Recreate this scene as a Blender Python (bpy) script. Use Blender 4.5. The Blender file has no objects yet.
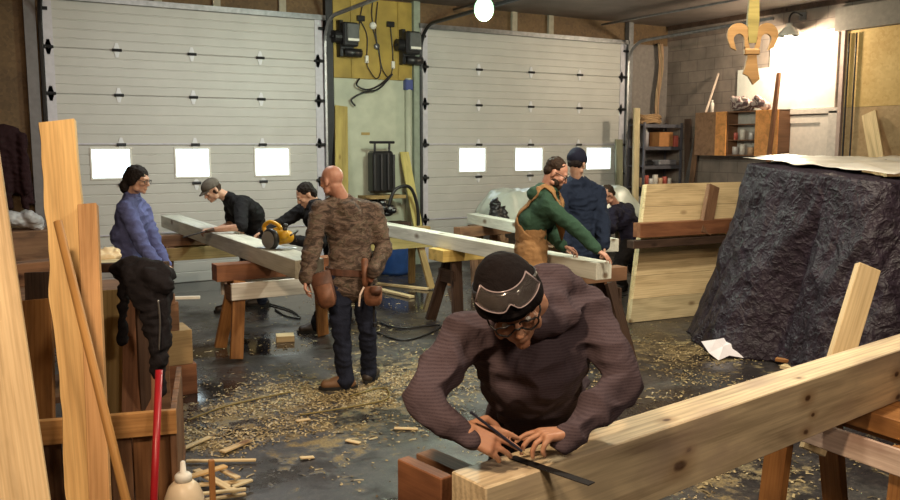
import bpy, bmesh, math, random
from mathutils import Vector as V, Matrix as M, Quaternion, noise, Euler
R = math.radians
rnd = random.Random(11)
SC = bpy.context.scene
COL = SC.collection

# ------------------------------------------------------------------ materials
def mat(name):
    m = bpy.data.materials.new(name); m.use_nodes = True
    nt = m.node_tree; b = nt.nodes['Principled BSDF']
    return m, nt, b
def N(nt, t, **k):
    n = nt.nodes.new(t)
    for a, v in k.items():
        if a in n.inputs: n.inputs[a].default_value = v
        else: setattr(n, a, v)
    return n
def ramp(nt, src, stops, interp='LINEAR'):
    r = nt.nodes.new('ShaderNodeValToRGB'); r.color_ramp.interpolation = interp
    e = r.color_ramp.elements
    while len(e) < len(stops): e.new(0.5)
    for k, (p, c) in enumerate(stops):
        e[k].position = p; e[k].color = (c[0], c[1], c[2], 1)
    nt.links.new(src, r.inputs[0]); return r
def mixc(nt, fac, a, b, blend='MIX'):
    n = nt.nodes.new('ShaderNodeMix'); n.data_type = 'RGBA'; n.blend_type = blend
    for sock, val in ((n.inputs[0], fac), (n.inputs[6], a), (n.inputs[7], b)):
        if hasattr(val, 'links'): nt.links.new(val, sock)
        elif isinstance(val, (int, float)): sock.default_value = val
        else: sock.default_value = (val[0], val[1], val[2], 1)
    return n.outputs[2]
def bump(nt, b, height, strength=.3, dist=.01):
    n = N(nt, 'ShaderNodeBump', Strength=strength, Distance=dist)
    nt.links.new(height, n.inputs['Height']); nt.links.new(n.outputs[0], b.inputs['Normal'])
def coords(nt, scale=(1,1,1), rand=True):
    tc = N(nt, 'ShaderNodeTexCoord'); mp = N(nt, 'ShaderNodeMapping')
    mp.inputs['Scale'].default_value = scale
    nt.links.new(tc.outputs['Object'], mp.inputs['Vector'])
    if rand:
        oi = N(nt, 'ShaderNodeObjectInfo'); vm = N(nt, 'ShaderNodeVectorMath', operation='SCALE')
        cx = N(nt, 'ShaderNodeCombineXYZ')
        for i in range(3): nt.links.new(oi.outputs['Random'], cx.inputs[i])
        nt.links.new(cx.outputs[0], vm.inputs[0]); vm.inputs['Scale'].default_value = 37.0
        nt.links.new(vm.outputs[0], mp.inputs['Location'])
    return mp.outputs[0]
def plain(name, c, rough=.6, metal=0, spec=.5, var=.12, scale=14, bmp=.08):
    m, nt, b = mat(name)
    v = coords(nt)
    nz = N(nt, 'ShaderNodeTexNoise', Scale=scale, Detail=5.0); nt.links.new(v, nz.inputs['Vector'])
    r = ramp(nt, nz.outputs[0], [(.3, [x*(1-var) for x in c]), (.7, [min(1, x*(1+var)) for x in c])])
    nt.links.new(r.outputs[0], b.inputs['Base Color'])
    b.inputs['Roughness'].default_value = rough; b.inputs['Metallic'].default_value = metal
    b.inputs['Specular IOR Level'].default_value = spec
    if bmp: bump(nt, b, nz.outputs[0], bmp)
    return m
def wood(name, light, dark, grain=1.0, knots=True, rough=.6, stain=None, kscale=1.0, at=(), soft=.68):
    """sawn timber: grain runs along the object's own X"""
    m, nt, b = mat(name)
    v = coords(nt, (.085*grain, 1.0*grain, 1.0*grain))
    wv = N(nt, 'ShaderNodeTexWave', Scale=13.0, Distortion=13.0, Detail=3.0); wv.bands_direction = 'Y'
    wv.inputs['Detail Scale'].default_value = .5; wv.inputs['Detail Roughness'].default_value = .6
    nt.links.new(v, wv.inputs['Vector'])
    v1 = coords(nt, (1.0*grain, 7*grain, 7*grain))
    n1 = N(nt, 'ShaderNodeTexNoise', Scale=1.3, Detail=5.0, Distortion=1.0); nt.links.new(v1, n1.inputs['Vector'])
    v2 = coords(nt, (3*grain, 130*grain, 130*grain))
    n2 = N(nt, 'ShaderNodeTexNoise', Scale=1.0, Detail=3.0); nt.links.new(v2, n2.inputs['Vector'])
    mid = [a*.62+c*.38 for a, c in zip(light, dark)]
    r = ramp(nt, wv.outputs['Fac'], [(.05, light), (.62, mid), (.93, dark)])
    tone = ramp(nt, n1.outputs[0], [(.30, [x*.62 for x in dark]), (.50, mid), (.68, [min(1, x*1.12) for x in light])])
    col = mixc(nt, soft, r.outputs[0], tone.outputs[0])
    col = mixc(nt, .22, col, ramp(nt, n2.outputs[0], [(.3, [x*.5 for x in dark]), (.65, light)]).outputs[0])
    if knots:
        v3 = coords(nt, (2.3*kscale, 4.6*kscale, 4.6*kscale))
        vo = N(nt, 'ShaderNodeTexVoronoi', Scale=1.0); nt.links.new(v3, vo.inputs['Vector'])
        k = ramp(nt, vo.outputs['Distance'], [(.06, (1, 1, 1)), (.15, (0, 0, 0))])
        col = mixc(nt, k.outputs[0], col, (dark[0]*.36, dark[1]*.27, dark[2]*.22))
    for kx, ky, kz, kr in at:                       # single knots where the timber has them
        tcn = N(nt, 'ShaderNodeTexCoord'); mp2 = N(nt, 'ShaderNodeMapping'); mp2.inputs['Location'].default_value = (-kx*.55, -ky, -kz); mp2.inputs['Scale'].default_value = (.55, 1, 1)
        nt.links.new(tcn.outputs['Object'], mp2.inputs['Vector'])
        wn = N(nt, 'ShaderNodeTexNoise', Scale=28.0, Detail=2.0); nt.links.new(tcn.outputs['Object'], wn.inputs['Vector'])
        ln = N(nt, 'ShaderNodeVectorMath', operation='LENGTH'); nt.links.new(mp2.outputs[0], ln.inputs[0])
        ad = N(nt, 'ShaderNodeMath', operation='MULTIPLY_ADD'); nt.links.new(wn.outputs[0], ad.inputs[0]); ad.inputs[1].default_value = kr*.5; nt.links.new(ln.outputs['Value'], ad.inputs[2])
        hl = ramp(nt, ad.outputs[0], [(kr*.7, (.75, .75, .75)), (kr*3.0, (0, 0, 0))]); col = mixc(nt, hl.outputs[0], col, (dark[0]*.95, dark[1]*.78, dark[2]*.62))
        kn = ramp(nt, ad.outputs[0], [(kr*.75, (1, 1, 1)), (kr*1.15, (0, 0, 0))]); col = mixc(nt, kn.outputs[0], col, (dark[0]*.24, dark[1]*.15, dark[2]*.12))
    if stain:
        v4 = coords(nt, (2, 5, 5))
        n4 = N(nt, 'ShaderNodeTexNoise', Scale=1.3, Detail=6.0); nt.links.new(v4, n4.inputs['Vector'])
        s = ramp(nt, n4.outputs[0], [(.52, (0, 0, 0)), (.74, (.8, .8, .8))])
        col = mixc(nt, s.outputs[0], col, stain)
    nt.links.new(col, b.inputs['Base Color'])
    b.inputs['Roughness'].default_value = rough; b.inputs['Specular IOR Level'].default_value = .3
    bump(nt, b, n2.outputs[0], .12, .004)
    return m
def cloth(name, c, c2=None, scale=240, rough=.9, fold=.5, stripe=None):
    m, nt, b = mat(name)
    v = coords(nt, rand=False)
    n1 = N(nt, 'ShaderNodeTexNoise', Scale=scale, Detail=2.0); nt.links.new(v, n1.inputs['Vector'])
    n2 = N(nt, 'ShaderNodeTexNoise', Scale=7.0, Detail=4.0, Distortion=1.5); nt.links.new(v, n2.inputs['Vector'])
    c2 = c2 or [x*.7 for x in c]
    a = ramp(nt, n1.outputs[0], [(.3, c2), (.7, c)])
    col = a.outputs[0]
    if stripe:
        wv = N(nt, 'ShaderNodeTexWave', Scale=38.0, Distortion=.6); wv.bands_direction = 'Z'; nt.links.new(v, wv.inputs['Vector'])
        sr_ = ramp(nt, wv.outputs['Fac'], [(.45, (0, 0, 0)), (.75, (1, 1, 1))]); col = mixc(nt, sr_.outputs[0], col, stripe)
    nt.links.new(col, b.inputs['Base Color'])
    b.inputs['Roughness'].default_value = rough; b.inputs['Specular IOR Level'].default_value = .15
    bump(nt, b, n2.outputs[0], fold, .03)
    return m
def camo(name):
    m, nt, b = mat(name)
    v = coords(nt, (1, 1, 2.2), rand=False)
    n1 = N(nt, 'ShaderNodeTexNoise', Scale=9.0, Detail=3.0, Distortion=.8); nt.links.new(v, n1.inputs['Vector'])
    n2 = N(nt, 'ShaderNodeTexNoise', Scale=22.0, Detail=3.0, Distortion=1.0); nt.links.new(v, n2.inputs['Vector'])
    a = ramp(nt, n1.outputs[0], [(.0, (.030, .018, .011)), (.40, (.080, .050, .036)), (.48, (.135, .088, .064)), (.56, (.095, .072, .048)), (.63, (.165, .115, .085))], 'CONSTANT')
    k = ramp(nt, n2.outputs[0], [(.55, (0, 0, 0)), (.60, (1, 1, 1))])
    col = mixc(nt, k.outputs[0], a.outputs[0], (.055, .034, .022))
    nt.links.new(col, b.inputs['Base Color']); b.inputs['Roughness'].default_value = .9
    n3 = N(nt, 'ShaderNodeTexNoise', Scale=7.0, Detail=4.0, Distortion=1.5); nt.links.new(v, n3.inputs['Vector'])
    bump(nt, b, n3.outputs[0], .5, .03)
    return m
def emit(name, c, s):
    m, nt, b = mat(name)
    b.inputs['Base Color'].default_value = (*c, 1); b.inputs['Emission Color'].default_value = (*c, 1)
    b.inputs['Emission Strength'].default_value = s
    return m
def skin(name, c):
    m, nt, b = mat(name)
    v = coords(nt, rand=False)
    n1 = N(nt, 'ShaderNodeTexNoise', Scale=26.0, Detail=4.0); nt.links.new(v, n1.inputs['Vector'])
    a = ramp(nt, n1.outputs[0], [(.3, (c[0]*.86, c[1]*.74, c[2]*.7)), (.7, c)])
    nt.links.new(a.outputs[0], b.inputs['Base Color'])
    b.inputs['Roughness'].default_value = .5; b.inputs['Subsurface Weight'].default_value = .06
    b.inputs['Subsurface Radius'].default_value = (.012, .005, .003)
    bump(nt, b, n1.outputs[0], .05, .005)
    return m
def floor_mat():
    m, nt, b = mat('wet_concrete')
    v = coords(nt, rand=False)
    def nz(sc, det, rough=.6):
        n = N(nt, 'ShaderNodeTexNoise', Scale=sc, Detail=det, Roughness=rough); nt.links.new(v, n.inputs['Vector']); return n.outputs[0]
    def spots(lst):
        """soft union of round patches on the floor"""
        out = None
        for c, r in lst:
            d = N(nt, 'ShaderNodeVectorMath', operation='DISTANCE'); nt.links.new(v, d.inputs[0]); d.inputs[1].default_value = (c[0], c[1], .05)
            q = N(nt, 'ShaderNodeMapRange'); q.inputs[1].default_value = r; q.inputs[2].default_value = r*.15; nt.links.new(d.outputs['Value'], q.inputs[0])
            if out is None: out = q.outputs[0]
            else:
                mx = N(nt, 'ShaderNodeMath', operation='MAXIMUM'); nt.links.new(out, mx.inputs[0]); nt.links.new(q.outputs[0], mx.inputs[1]); out = mx.outputs[0]
        return out
    def math_(op, a, c):
        n = N(nt, 'ShaderNodeMath', operation=op)
        for i, x in enumerate((a, c)):
            if hasattr(x, 'links'): nt.links.new(x, n.inputs[i])
            else: n.inputs[i].default_value = x
        return n.outputs[0]
    n1 = nz(1.1, 8, .62); n2 = nz(16, 9, .75); n5 = nz(70, 4, .7)
    a = ramp(nt, n1, [(.32, (.013, .010, .012)), (.5, (.027, .022, .023)), (.68, (.058, .049, .045))])
    c = ramp(nt, n2, [(.34, (.22, .21, .22)), (.50, (.8, .8, .8)), (.66, (1.7, 1.65, 1.5))])
    col = mixc(nt, 1.0, a.outputs[0], c.outputs[0], 'MULTIPLY')
    c5 = ramp(nt, n5, [(.55, (0, 0, 0)), (.68, (1, 1, 1))]); col = mixc(nt, math_('MULTIPLY', c5.outputs[0], .35), col, (.20, .17, .12))
    # trodden sawdust, thick where the work is done
    area = spots([((2.571, 5.629, 0.000), 1.0), ((2.148, 5.878, 0.000), .9), ((1.584, 5.766, 0.000), .75), ((1.257, 5.297, 0.000), .55), ((3.251, 6.012, 0.000), 1.0), ((5.604, 5.507, 0.000), 1.0), ((3.742, 3.251, 0.000), .7), ((2.012, 4.961, 0.000), .7)])
    n3 = nz(6.5, 9, .74)
    wet = spots([((1.484, 6.389, 0.000), .42), ((2.517, 7.505, 0.000), .48), ((1.977, 7.733, 0.000), .55), ((3.506, 9.518, -0.000), 1.0), ((5.027, 8.775, 0.000), 1.0), ((2.962, 10.820, 0.000), 1.4)])
    dry = math_('SUBTRACT', 1.0, wet)
    s0 = math_('SUBTRACT', math_('ADD', n3, math_('MULTIPLY', area, .13)), math_('MULTIPLY', wet, .16))
    s = ramp(nt, s0, [(.575, (0, 0, 0)), (.68, (.9, .9, .9))])
    dust = ramp(nt, n5, [(.3, (.12, .085, .035)), (.7, (.36, .27, .12))])
    col = mixc(nt, s.outputs[0], col, dust.outputs[0])
    nt.links.new(col, b.inputs['Base Color'])
    wm = ramp(nt, wet, [(.12, (0, 0, 0)), (.5, (1, 1, 1))])
    rr = ramp(nt, n1, [(.34, (.16, .16, .16)), (.50, (.34, .34, .34)), (.64, (.62, .62, .62))])
    r1 = mixc(nt, wm.outputs[0], rr.outputs[0], (.055, .055, .055))
    r2 = mixc(nt, s.outputs[0], r1, (.9, .9, .9))
    nt.links.new(r2, b.inputs['Roughness'])
    b.inputs['Specular IOR Level'].default_value = .7
    bump(nt, b, math_('ADD', math_('MULTIPLY', n2, math_('SUBTRACT', 1.0, math_('MULTIPLY', wm.outputs[0], .85))), math_('MULTIPLY', s.outputs[0], .6)), .20, .012)
    return m
def block_mat():
    m, nt, b = mat('painted_block')
    tc = N(nt, 'ShaderNodeTexCoord'); sp = N(nt, 'ShaderNodeSeparateXYZ'); cb = N(nt, 'ShaderNodeCombineXYZ')
    nt.links.new(tc.outputs['Object'], sp.inputs[0])
    nt.links.new(sp.outputs[1], cb.inputs[0]); nt.links.new(sp.outputs[2], cb.inputs[1])
    br = N(nt, 'ShaderNodeTexBrick', Scale=1.0); br.inputs['Brick Width'].default_value = .4; br.inputs['Row Height'].default_value = .2
    br.inputs['Mortar Size'].default_value = .006
    br.inputs['Color1'].default_value = (.26, .21, .18, 1); br.inputs['Color2'].default_value = (.22, .18, .155, 1); br.inputs['Mortar'].default_value = (.15, .12, .105, 1)
    nt.links.new(cb.outputs[0], br.inputs['Vector'])
    n = N(nt, 'ShaderNodeTexNoise', Scale=4.0, Detail=6.0); nt.links.new(tc.outputs['Object'], n.inputs['Vector'])
    c = mixc(nt, 1.0, br.outputs[0], ramp(nt, n.outputs[0], [(.3, (.72, .7, .7)), (.7, (1.15, 1.12, 1.1))]).outputs[0], 'MULTIPLY')
    nt.links.new(c, b.inputs['Base Color']); b.inputs['Roughness'].default_value = .8
    bump(nt, b, br.outputs['Fac'], -.4, .01)
    return m
def osb_mat(name, c1, c2, c3):
    m, nt, b = mat(name)
    v = coords(nt, (1, 1, 1))
    n0 = N(nt, 'ShaderNodeTexNoise', Scale=3.0, Detail=4.0); nt.links.new(v, n0.inputs['Vector'])
    vo = N(nt, 'ShaderNodeTexVoronoi', Scale=26.0); nt.links.new(v, vo.inputs['Vector'])
    a = ramp(nt, vo.outputs['Color'], [(.15, c1), (.5, c2), (.9, c3)])
    c = mixc(nt, .5, a.outputs[0], ramp(nt, n0.outputs[0], [(.35, c1), (.65, c3)]).outputs[0])
    nt.links.new(c, b.inputs['Base Color']); b.inputs['Roughness'].default_value = .75
    return m
def plastic_sheet(name, c, alpha):
    m, nt, b = mat(name)
    v = coords(nt, rand=False)
    n = N(nt, 'ShaderNodeTexNoise', Scale=9.0, Detail=5.0, Distortion=2.0); nt.links.new(v, n.inputs['Vector'])
    b.inputs['Base Color'].default_value = (*c, 1); b.inputs['Roughness'].default_value = .32
    b.inputs['Transmission Weight'].default_value = alpha
    bump(nt, b, n.outputs[0], .5, .03)
    return m

PINE = wood('fresh_pine', (.76, .60, .35), (.52, .36, .18), rough=.55, kscale=.8)
PINEG = wood('green_pine', (.66, .55, .34), (.46, .36, .20), rough=.55, kscale=.9)
KNOTS = [(a_-.5, b_, c_, d_) for a_, b_, c_, d_ in ((-1.447, -.075, -.028, .024), (-1.40, -.075, .016, .011), (-.636, -.075, .049, .017), (-.59, -.075, -.029, .010), (-.637, -.075, -.088, .014), (.136, -.075, .012, .016), (.162, -.075, -.099, .018), (-1.461, -.027, .12, .013), (-.635, -.034, .12, .009))]
BEAMW = wood('planed_beam_pine', (.80, .66, .43), (.34, .25, .16), rough=.5, knots=False, stain=(.44, .33, .25), at=KNOTS, soft=.60)
PALEW = wood('pale_beam_pine', (.74, .74, .65), (.54, .53, .43), rough=.5, kscale=.8)
WARMW = wood('amber_pine', (.84, .57, .25), (.54, .31, .11), rough=.5, kscale=.7)
CREAMW = wood('cream_pine', (.84, .64, .38), (.62, .42, .21), rough=.5, kscale=.6)
BROWNW = wood('weathered_brown_wood', (.27, .145, .080), (.115, .055, .030), rough=.7, stain=(.05, .028, .02))
DARKW = wood('dark_stained_wood', (.085, .048, .032), (.030, .016, .011), rough=.7)
REDW = wood('reddish_wood', (.30, .13, .062), (.15, .055, .028), rough=.6, stain=(.09, .035, .02))
ORANGEW = wood('orange_wood', (.46, .22, .075), (.27, .105, .03), rough=.55, stain=(.12, .05, .02))
PINKW = wood('whitewashed_board', (.82, .65, .54), (.58, .42, .33), rough=.7, knots=False, stain=(.34, .20, .15))
WHITEW = wood('white_painted_board', (.90, .87, .80), (.62, .57, .50), rough=.7, knots=False)
OLIVEW = wood('olive_board', (.40, .28, .12), (.25, .16, .06), rough=.7)
BARK = plain('bark', (.16, .075, .03), .9, var=.5, scale=40, bmp=.6)
ENDG = plain('end_grain', (.45, .30, .17), .75, var=.3, scale=30)
DOORM = plain('door_paint', (.49, .475, .455), .45, var=.05, scale=3, bmp=.02)
STILE = plain('stile_metal', (.52, .50, .56), .4, var=.08)
GALV = plain('galvanised', (.24, .24, .25), .4, .7, var=.2)
DKMET = plain('dark_metal', (.030, .029, .032), .45, .5)
BLKP = plain('black_plastic', (.014, .013, .014), .4)
STEEL = plain('steel', (.42, .42, .43), .3, .9)
WHITEP = plain('white_paint', (.74, .72, .66), .5, var=.05)
GREENWALL = plain('green_white_wall', (.44, .46, .36), .6, var=.1, scale=5)
CEILM = plain('dark_ceiling', (.125, .100, .088), .5, var=.25, scale=2.5)
BROWNWALL = osb_mat('dark_osb', (.085, .048, .022), (.13, .075, .032), (.17, .10, .045))
OSBY = osb_mat('yellow_plywood', (.50, .31, .10), (.60, .39, .14), (.66, .46, .19))
PLYY = plain('backboard_plywood', (.34, .235, .045), .6, var=.2, scale=5)
HINGE = plain('hinge_white', (.66, .66, .70), .5, var=.03)
GLOW = emit('daylight_pane', (.74, .90, 1.0), 2.6)
FLOORM = floor_mat()
BLOCK = block_mat()
TARPM = None

# ------------------------------------------------------------------ object helpers
def put(name, me, m, parent=None):
    o = bpy.data.objects.new(name, me); COL.objects.link(o)
    if m is not None:
        for q in (m if isinstance(m, (list, tuple)) else [m]): me.materials.append(q)
    if parent is not None: o.parent = parent
    return o
def tag(o, label=None, cat=None, group=None, kind=None):
    if label: o['label'] = label
    if cat: o['category'] = cat
    if group: o['group'] = group
    if kind: o['kind'] = kind
    return o
def thing(name, label, cat, loc=(0, 0, 0), rot=(0, 0, 0), group=None):
    o = bpy.data.objects.new(name, None); COL.objects.link(o)
    o.empty_display_size = .1
    o.location = loc; o.rotation_euler = rot
    return tag(o, label, cat, group)
def done(bm, smooth=False):
    me = bpy.data.meshes.new('mesh'); bmesh.ops.recalc_face_normals(bm, faces=bm.faces)
    bm.to_mesh(me); bm.free()
    if smooth:
        for p in me.polygons: p.use_smooth = True
    return me
def box(bm, c, s, rot=None, bev=0.0):
    r = bmesh.ops.create_cube(bm, size=1.0)
    vs = r['verts']
    bmesh.ops.scale(bm, vec=V(s), verts=vs)
    if bev:
        es = list({e for v in vs for e in v.link_edges})
        q = bmesh.ops.bevel(bm, geom=es, offset=bev, segments=1, affect='EDGES')
        vs = list({v for f in q['faces'] for v in f.verts} | {v for v in vs if v.is_valid})
        vs = [v for v in vs if v.is_valid]
    mt = M.Translation(V(c))
    if rot is not None: mt = mt @ (rot.to_4x4() if isinstance(rot, M) else Euler(rot).to_matrix().to_4x4())
    bmesh.ops.transform(bm, matrix=mt, verts=vs)
    return vs
def frame(d, up=(0, 0, 1)):
    """3x3 with X along d, Z as near as possible to up"""
    x = V(d).normalized(); z = V(up); z = z - x*z.dot(x)
    if z.length < 1e-4: z = V((0, 1, 0)) - x*x.y
    z.normalize(); y = z.cross(x)
    return M((x, y, z)).transposed()
def tube(bm, pts, r, n=10, caps=True, squash=None):
    """round tube through points; r is one radius or a list"""
    pts = [V(p) for p in pts]; rs = r if isinstance(r, (list, tuple)) else [r]*len(pts)
    rings = []; prev = None
    for i, p in enumerate(pts):
        d = (pts[min(i+1, len(pts)-1)] - pts[max(i-1, 0)]).normalized()
        if prev is None:
            a = d.orthogonal().normalized()
        else:
            a = prev - d*prev.dot(d)
            a = a.normalized() if a.length > 1e-5 else d.orthogonal().normalized()
        prev = a; b = d.cross(a)
        ring = []
        for k in range(n):
            t = 2*math.pi*k/n
            ring.append(bm.verts.new(p + (a*math.cos(t) + b*math.sin(t))*rs[i]))
        rings.append(ring)
    for i in range(len(rings)-1):
        for k in range(n):
            bm.faces.new((rings[i][k], rings[i][(k+1) % n], rings[i+1][(k+1) % n], rings[i+1][k]))
    if caps:
        bm.faces.new(rings[0][::-1]); bm.faces.new(rings[-1])
def smoothpts(pts, sub=6):
    pts = [V(p) for p in pts]; out = []
    for i in range(len(pts)-1):
        p0 = pts[max(i-1, 0)]; p1 = pts[i]; p2 = pts[i+1]; p3 = pts[min(i+2, len(pts)-1)]
        for k in range(sub):
            t = k/sub
            out.append(.5*((2*p1) + (p2-p0)*t + (2*p0-5*p1+4*p2-p3)*t*t + (3*p1-p0-3*p2+p3)*t**3))
    out.append(pts[-1]); return out
def lathe(bm, prof, n=20, at=(0, 0, 0), rot=None):
    """profile of (radius, z) turned about Z"""
    rings = []; vs = []
    for r, z in prof:
        ring = [bm.verts.new((r*math.cos(2*math.pi*k/n), r*math.sin(2*math.pi*k/n), z)) for k in range(n)]
        rings.append(ring); vs += ring
    for i in range(len(rings)-1):
        for k in range(n):
            bm.faces.new((rings[i][k], rings[i][(k+1) % n], rings[i+1][(k+1) % n], rings[i+1][k]))
    bm.faces.new(rings[0][::-1]); bm.faces.new(rings[-1])
    mt = M.Translation(V(at))
    if rot is not None: mt = mt @ rot.to_4x4()
    bmesh.ops.transform(bm, matrix=mt, verts=vs)
def poly(bm, pts, y0, y1):
    """outline in XZ extruded from y0 to y1"""
    a = [bm.verts.new((p[0], y0, p[1])) for p in pts]; b = [bm.verts.new((p[0], y1, p[1])) for p in pts]
    n = len(pts)
    bm.faces.new(a); bm.faces.new(b[::-1])
    for i in range(n): bm.faces.new((a[i], b[i], b[(i+1) % n], a[(i+1) % n]))
def boxes(name, lst, m, parent=None, bev=0.0, loc=None):
    bm = bmesh.new()
    for it in lst: box(bm, it[0], it[1], it[2] if len(it) > 2 else None, bev)
    o = put(name, done(bm), m, parent)
    if loc is not None: o.location = loc
    return o
def rel(o, parent):
    """parent a world-placed object, keeping its place"""
    w = o.matrix_basis.copy(); pl = parent.matrix_basis
    o.parent = parent; o.matrix_basis = pl.inverted() @ w
    return o
def plank(name, a, b, w, t, m, up=(0, 0, 1), parent=None, bev=.003, label=None, cat=None, group=None):
    """squared timber from a to b (centre line), width w across, thickness t towards up; its own X is the grain"""
    a, b = V(a), V(b); L = (b-a).length
    bm = bmesh.new(); box(bm, (0, 0, 0), (L, w, t), None, min(bev, t*.3))
    o = put(name, done(bm), m)
    o.matrix_basis = M.Translation((a+b)/2) @ frame(b-a, up).to_4x4()
    if parent is not None: rel(o, parent)
    return tag(o, label, cat, group)
def wire(name, pts, r, m, parent=None, n=6, sub=6, label=None, cat=None, group=None):
    bm = bmesh.new(); c = V(pts[0]); tube(bm, [p-c for p in smoothpts(pts, sub)], r, n)
    o = put(name, done(bm, True), m); o.location = c
    if parent is not None: rel(o, parent)
    return tag(o, label, cat, group)

# blobs: overlapping solids fused into one continuous skin by a voxel remesh
def ell(bm, c, r, rot=None, u=20, v=12):
    q = bmesh.ops.create_uvsphere(bm, u_segments=u, v_segments=v, radius=1.0)
    mt = M.Translation(V(c)) @ ((rot.to_4x4()) if rot is not None else M()) @ M.Diagonal((r[0], r[1], r[2], 1))
    bmesh.ops.transform(bm, matrix=mt, verts=q['verts'])
def cap(bm, a, b, ra, rb, n=14, wide=1.0, wdir=None):
    """tapered limb with round ends; wide stretches the section along wdir"""
    a, b = V(a), V(b); d = b-a; L = d.length
    if L < 1e-5: return
    d /= L
    x = V(wdir) - d*V(wdir).dot(d) if wdir is not None else d.orthogonal()
    x.normalize(); y = d.cross(x)
    rows = []
    for k in range(1, 5):
        t = k/4*math.pi/2; rows.append((a - d*ra*math.cos(t), ra*math.sin(t)))
    for k in range(1, 4):
        s = k/4; rows.append((a.lerp(b, s), ra+(rb-ra)*s))
    for k in range(0, 4):
        t = k/4*math.pi/2; rows.append((b + d*rb*math.sin(t), rb*math.cos(t)))
    rings = []
    for p, r in rows:
        rings.append([bm.verts.new(p + x*(r*wide*math.cos(2*math.pi*k/n)) + y*(r*math.sin(2*math.pi*k/n))) for k in range(n)])
    t0 = bm.verts.new(a - d*ra); t1 = bm.verts.new(b + d*rb)
    for i in range(len(rings)-1):
        for k in range(n): bm.faces.new((rings[i][k], rings[i][(k+1) % n], rings[i+1][(k+1) % n], rings[i+1][k]))
    for k in range(n):
        bm.faces.new((t0, rings[0][(k+1) % n], rings[0][k])); bm.faces.new((t1, rings[-1][k], rings[-1][(k+1) % n]))
def fuse(name, bm, m, parent, voxel=.008, smooth=3, wrinkle=0.0, wfreq=9.0, seed=0, warp=None):
    """bm is in world space; result is one remeshed object under parent"""
    bmesh.ops.recalc_face_normals(bm, faces=bm.faces)
    me = bpy.data.meshes.new('blob'); bm.to_mesh(me); bm.free()
    t = bpy.data.objects.new('blob', me); COL.objects.link(t)
    md = t.modifiers.new('r', 'REMESH'); md.mode = 'VOXEL'; md.voxel_size = voxel
    bpy.context.view_layer.update()
    dg = bpy.context.evaluated_depsgraph_get()
    nm = bpy.data.meshes.new_from_object(t.evaluated_get(dg))
    bpy.data.objects.remove(t); bpy.data.meshes.remove(me)
    b2 = bmesh.new(); b2.from_mesh(nm)
    for _ in range(smooth): bmesh.ops.smooth_vert(b2, verts=b2.verts, factor=.5, use_axis_x=True, use_axis_y=True, use_axis_z=True)
    if wrinkle:
        b2.normal_update()
        for v in b2.verts:
            p = v.co*wfreq + V((seed*7.1, seed*3.3, 0))
            q = noise.noise(p + V((0, 0, 1))*noise.noise(p*.5)*1.5)
            rdg = 1-abs(noise.noise(V((p.x*1.3, p.y*1.3, p.z*.75))+V((9, 4, 2)))*2)
            rd2 = 1-abs(noise.noise(V((p.x*.9+p.z*.8, p.y*.9-p.z*.6, p.z*1.9-p.x*.5))+V((2, 8, 5)))*2.6)
            v.co += v.normal*(wrinkle*(q*.8 + rdg*.5 + rd2*.7 - .6))
    base = parent.matrix_basis.inverted() if parent is not None else M()
    b2.transform(base)
    b2.to_mesh(nm); b2.free()
    for p in nm.polygons: p.use_smooth = True
    return put(name, nm, m, parent)

# ------------------------------------------------------------------ the setting
BX0, BX1, BY0, BY1, CZ = -2.2, 11.63, -3.2, 11.75, 4.06
def struct(name, lst, m, bev=0):
    return tag(boxes(name, lst, m, None, bev), kind='structure')
struct('floor', [(((BX0+BX1)/2, (BY0+BY1)/2, -.05), (BX1-BX0+.4, BY1-BY0+.4, .1))], FLOORM)
struct('ceiling', [(((BX0+BX1)/2, (BY0+BY1)/2, CZ+.05), (BX1-BX0+.4, BY1-BY0+.4, .1))], CEILM)
struct('wall_left', [((BX0-.05, (BY0+BY1)/2, CZ/2), (.1, BY1-BY0, CZ))], BROWNWALL)
struct('wall_right', [((BX1+.05, (BY0+BY1)/2, CZ/2), (.1, BY1-BY0, CZ))], BLOCK)
struct('wall_front', [(((BX0+BX1)/2, BY0-.05, CZ/2), (BX1-BX0, .1, CZ))], BROWNWALL)
LD = (1.05, 4.74); RD = (6.36, 10.56); DT = 3.67
struct('wall_back', [(((BX0+LD[0])/2, BY1+.05, CZ/2), (LD[0]-BX0, .1, CZ)),
                     (((LD[0]+LD[1])/2, BY1+.05, (DT+CZ)/2), (LD[1]-LD[0], .1, CZ-DT)),
                     (((RD[0]+RD[1])/2, BY1+.05, (DT+CZ)/2), (RD[1]-RD[0], .1, CZ-DT)),
                     (((RD[1]+BX1)/2, BY1+.05, CZ/2), (BX1-RD[1], .1, CZ)),
                     (((LD[1]+RD[0])/2, BY1+.05, CZ/2), (RD[0]-LD[1], .1, CZ))], BROWNWALL)
# pale wall between the doors, grey boarding right of the right door
struct('trim_1', [(((4.92+6.22)/2, BY1-.012, 1.46), (1.30, .02, 2.92))], GREENWALL)
struct('trim_2', [(((10.72+BX1)/2, BY1-.012, 1.85), (BX1-10.72, .02, 3.70))], plain('grey_boarding', (.21, .18, .165), .8, var=.15))
struct('trim_3', [((11.60, 9.5, CZ-.04), (.05, 4.4, .08))], DARKW)
# headers and studs above the doors
for k, (x0, x1) in enumerate((LD, RD)):
    struct('trim_%d' % (4+k), [(((x0+x1)/2, BY1-.05, DT+.035), (x1-x0+.1, .10, .07))], GALV)
for k, x in enumerate((2.45, 3.22, 4.15, 8.13, 8.88)):
    struct('trim_%d' % (6+k), [((x, BY1-.03, (DT+.07+CZ)/2), (.10, .05, CZ-DT-.08))], plain('stud_wood', (.36, .32, .25), .8))
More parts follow.
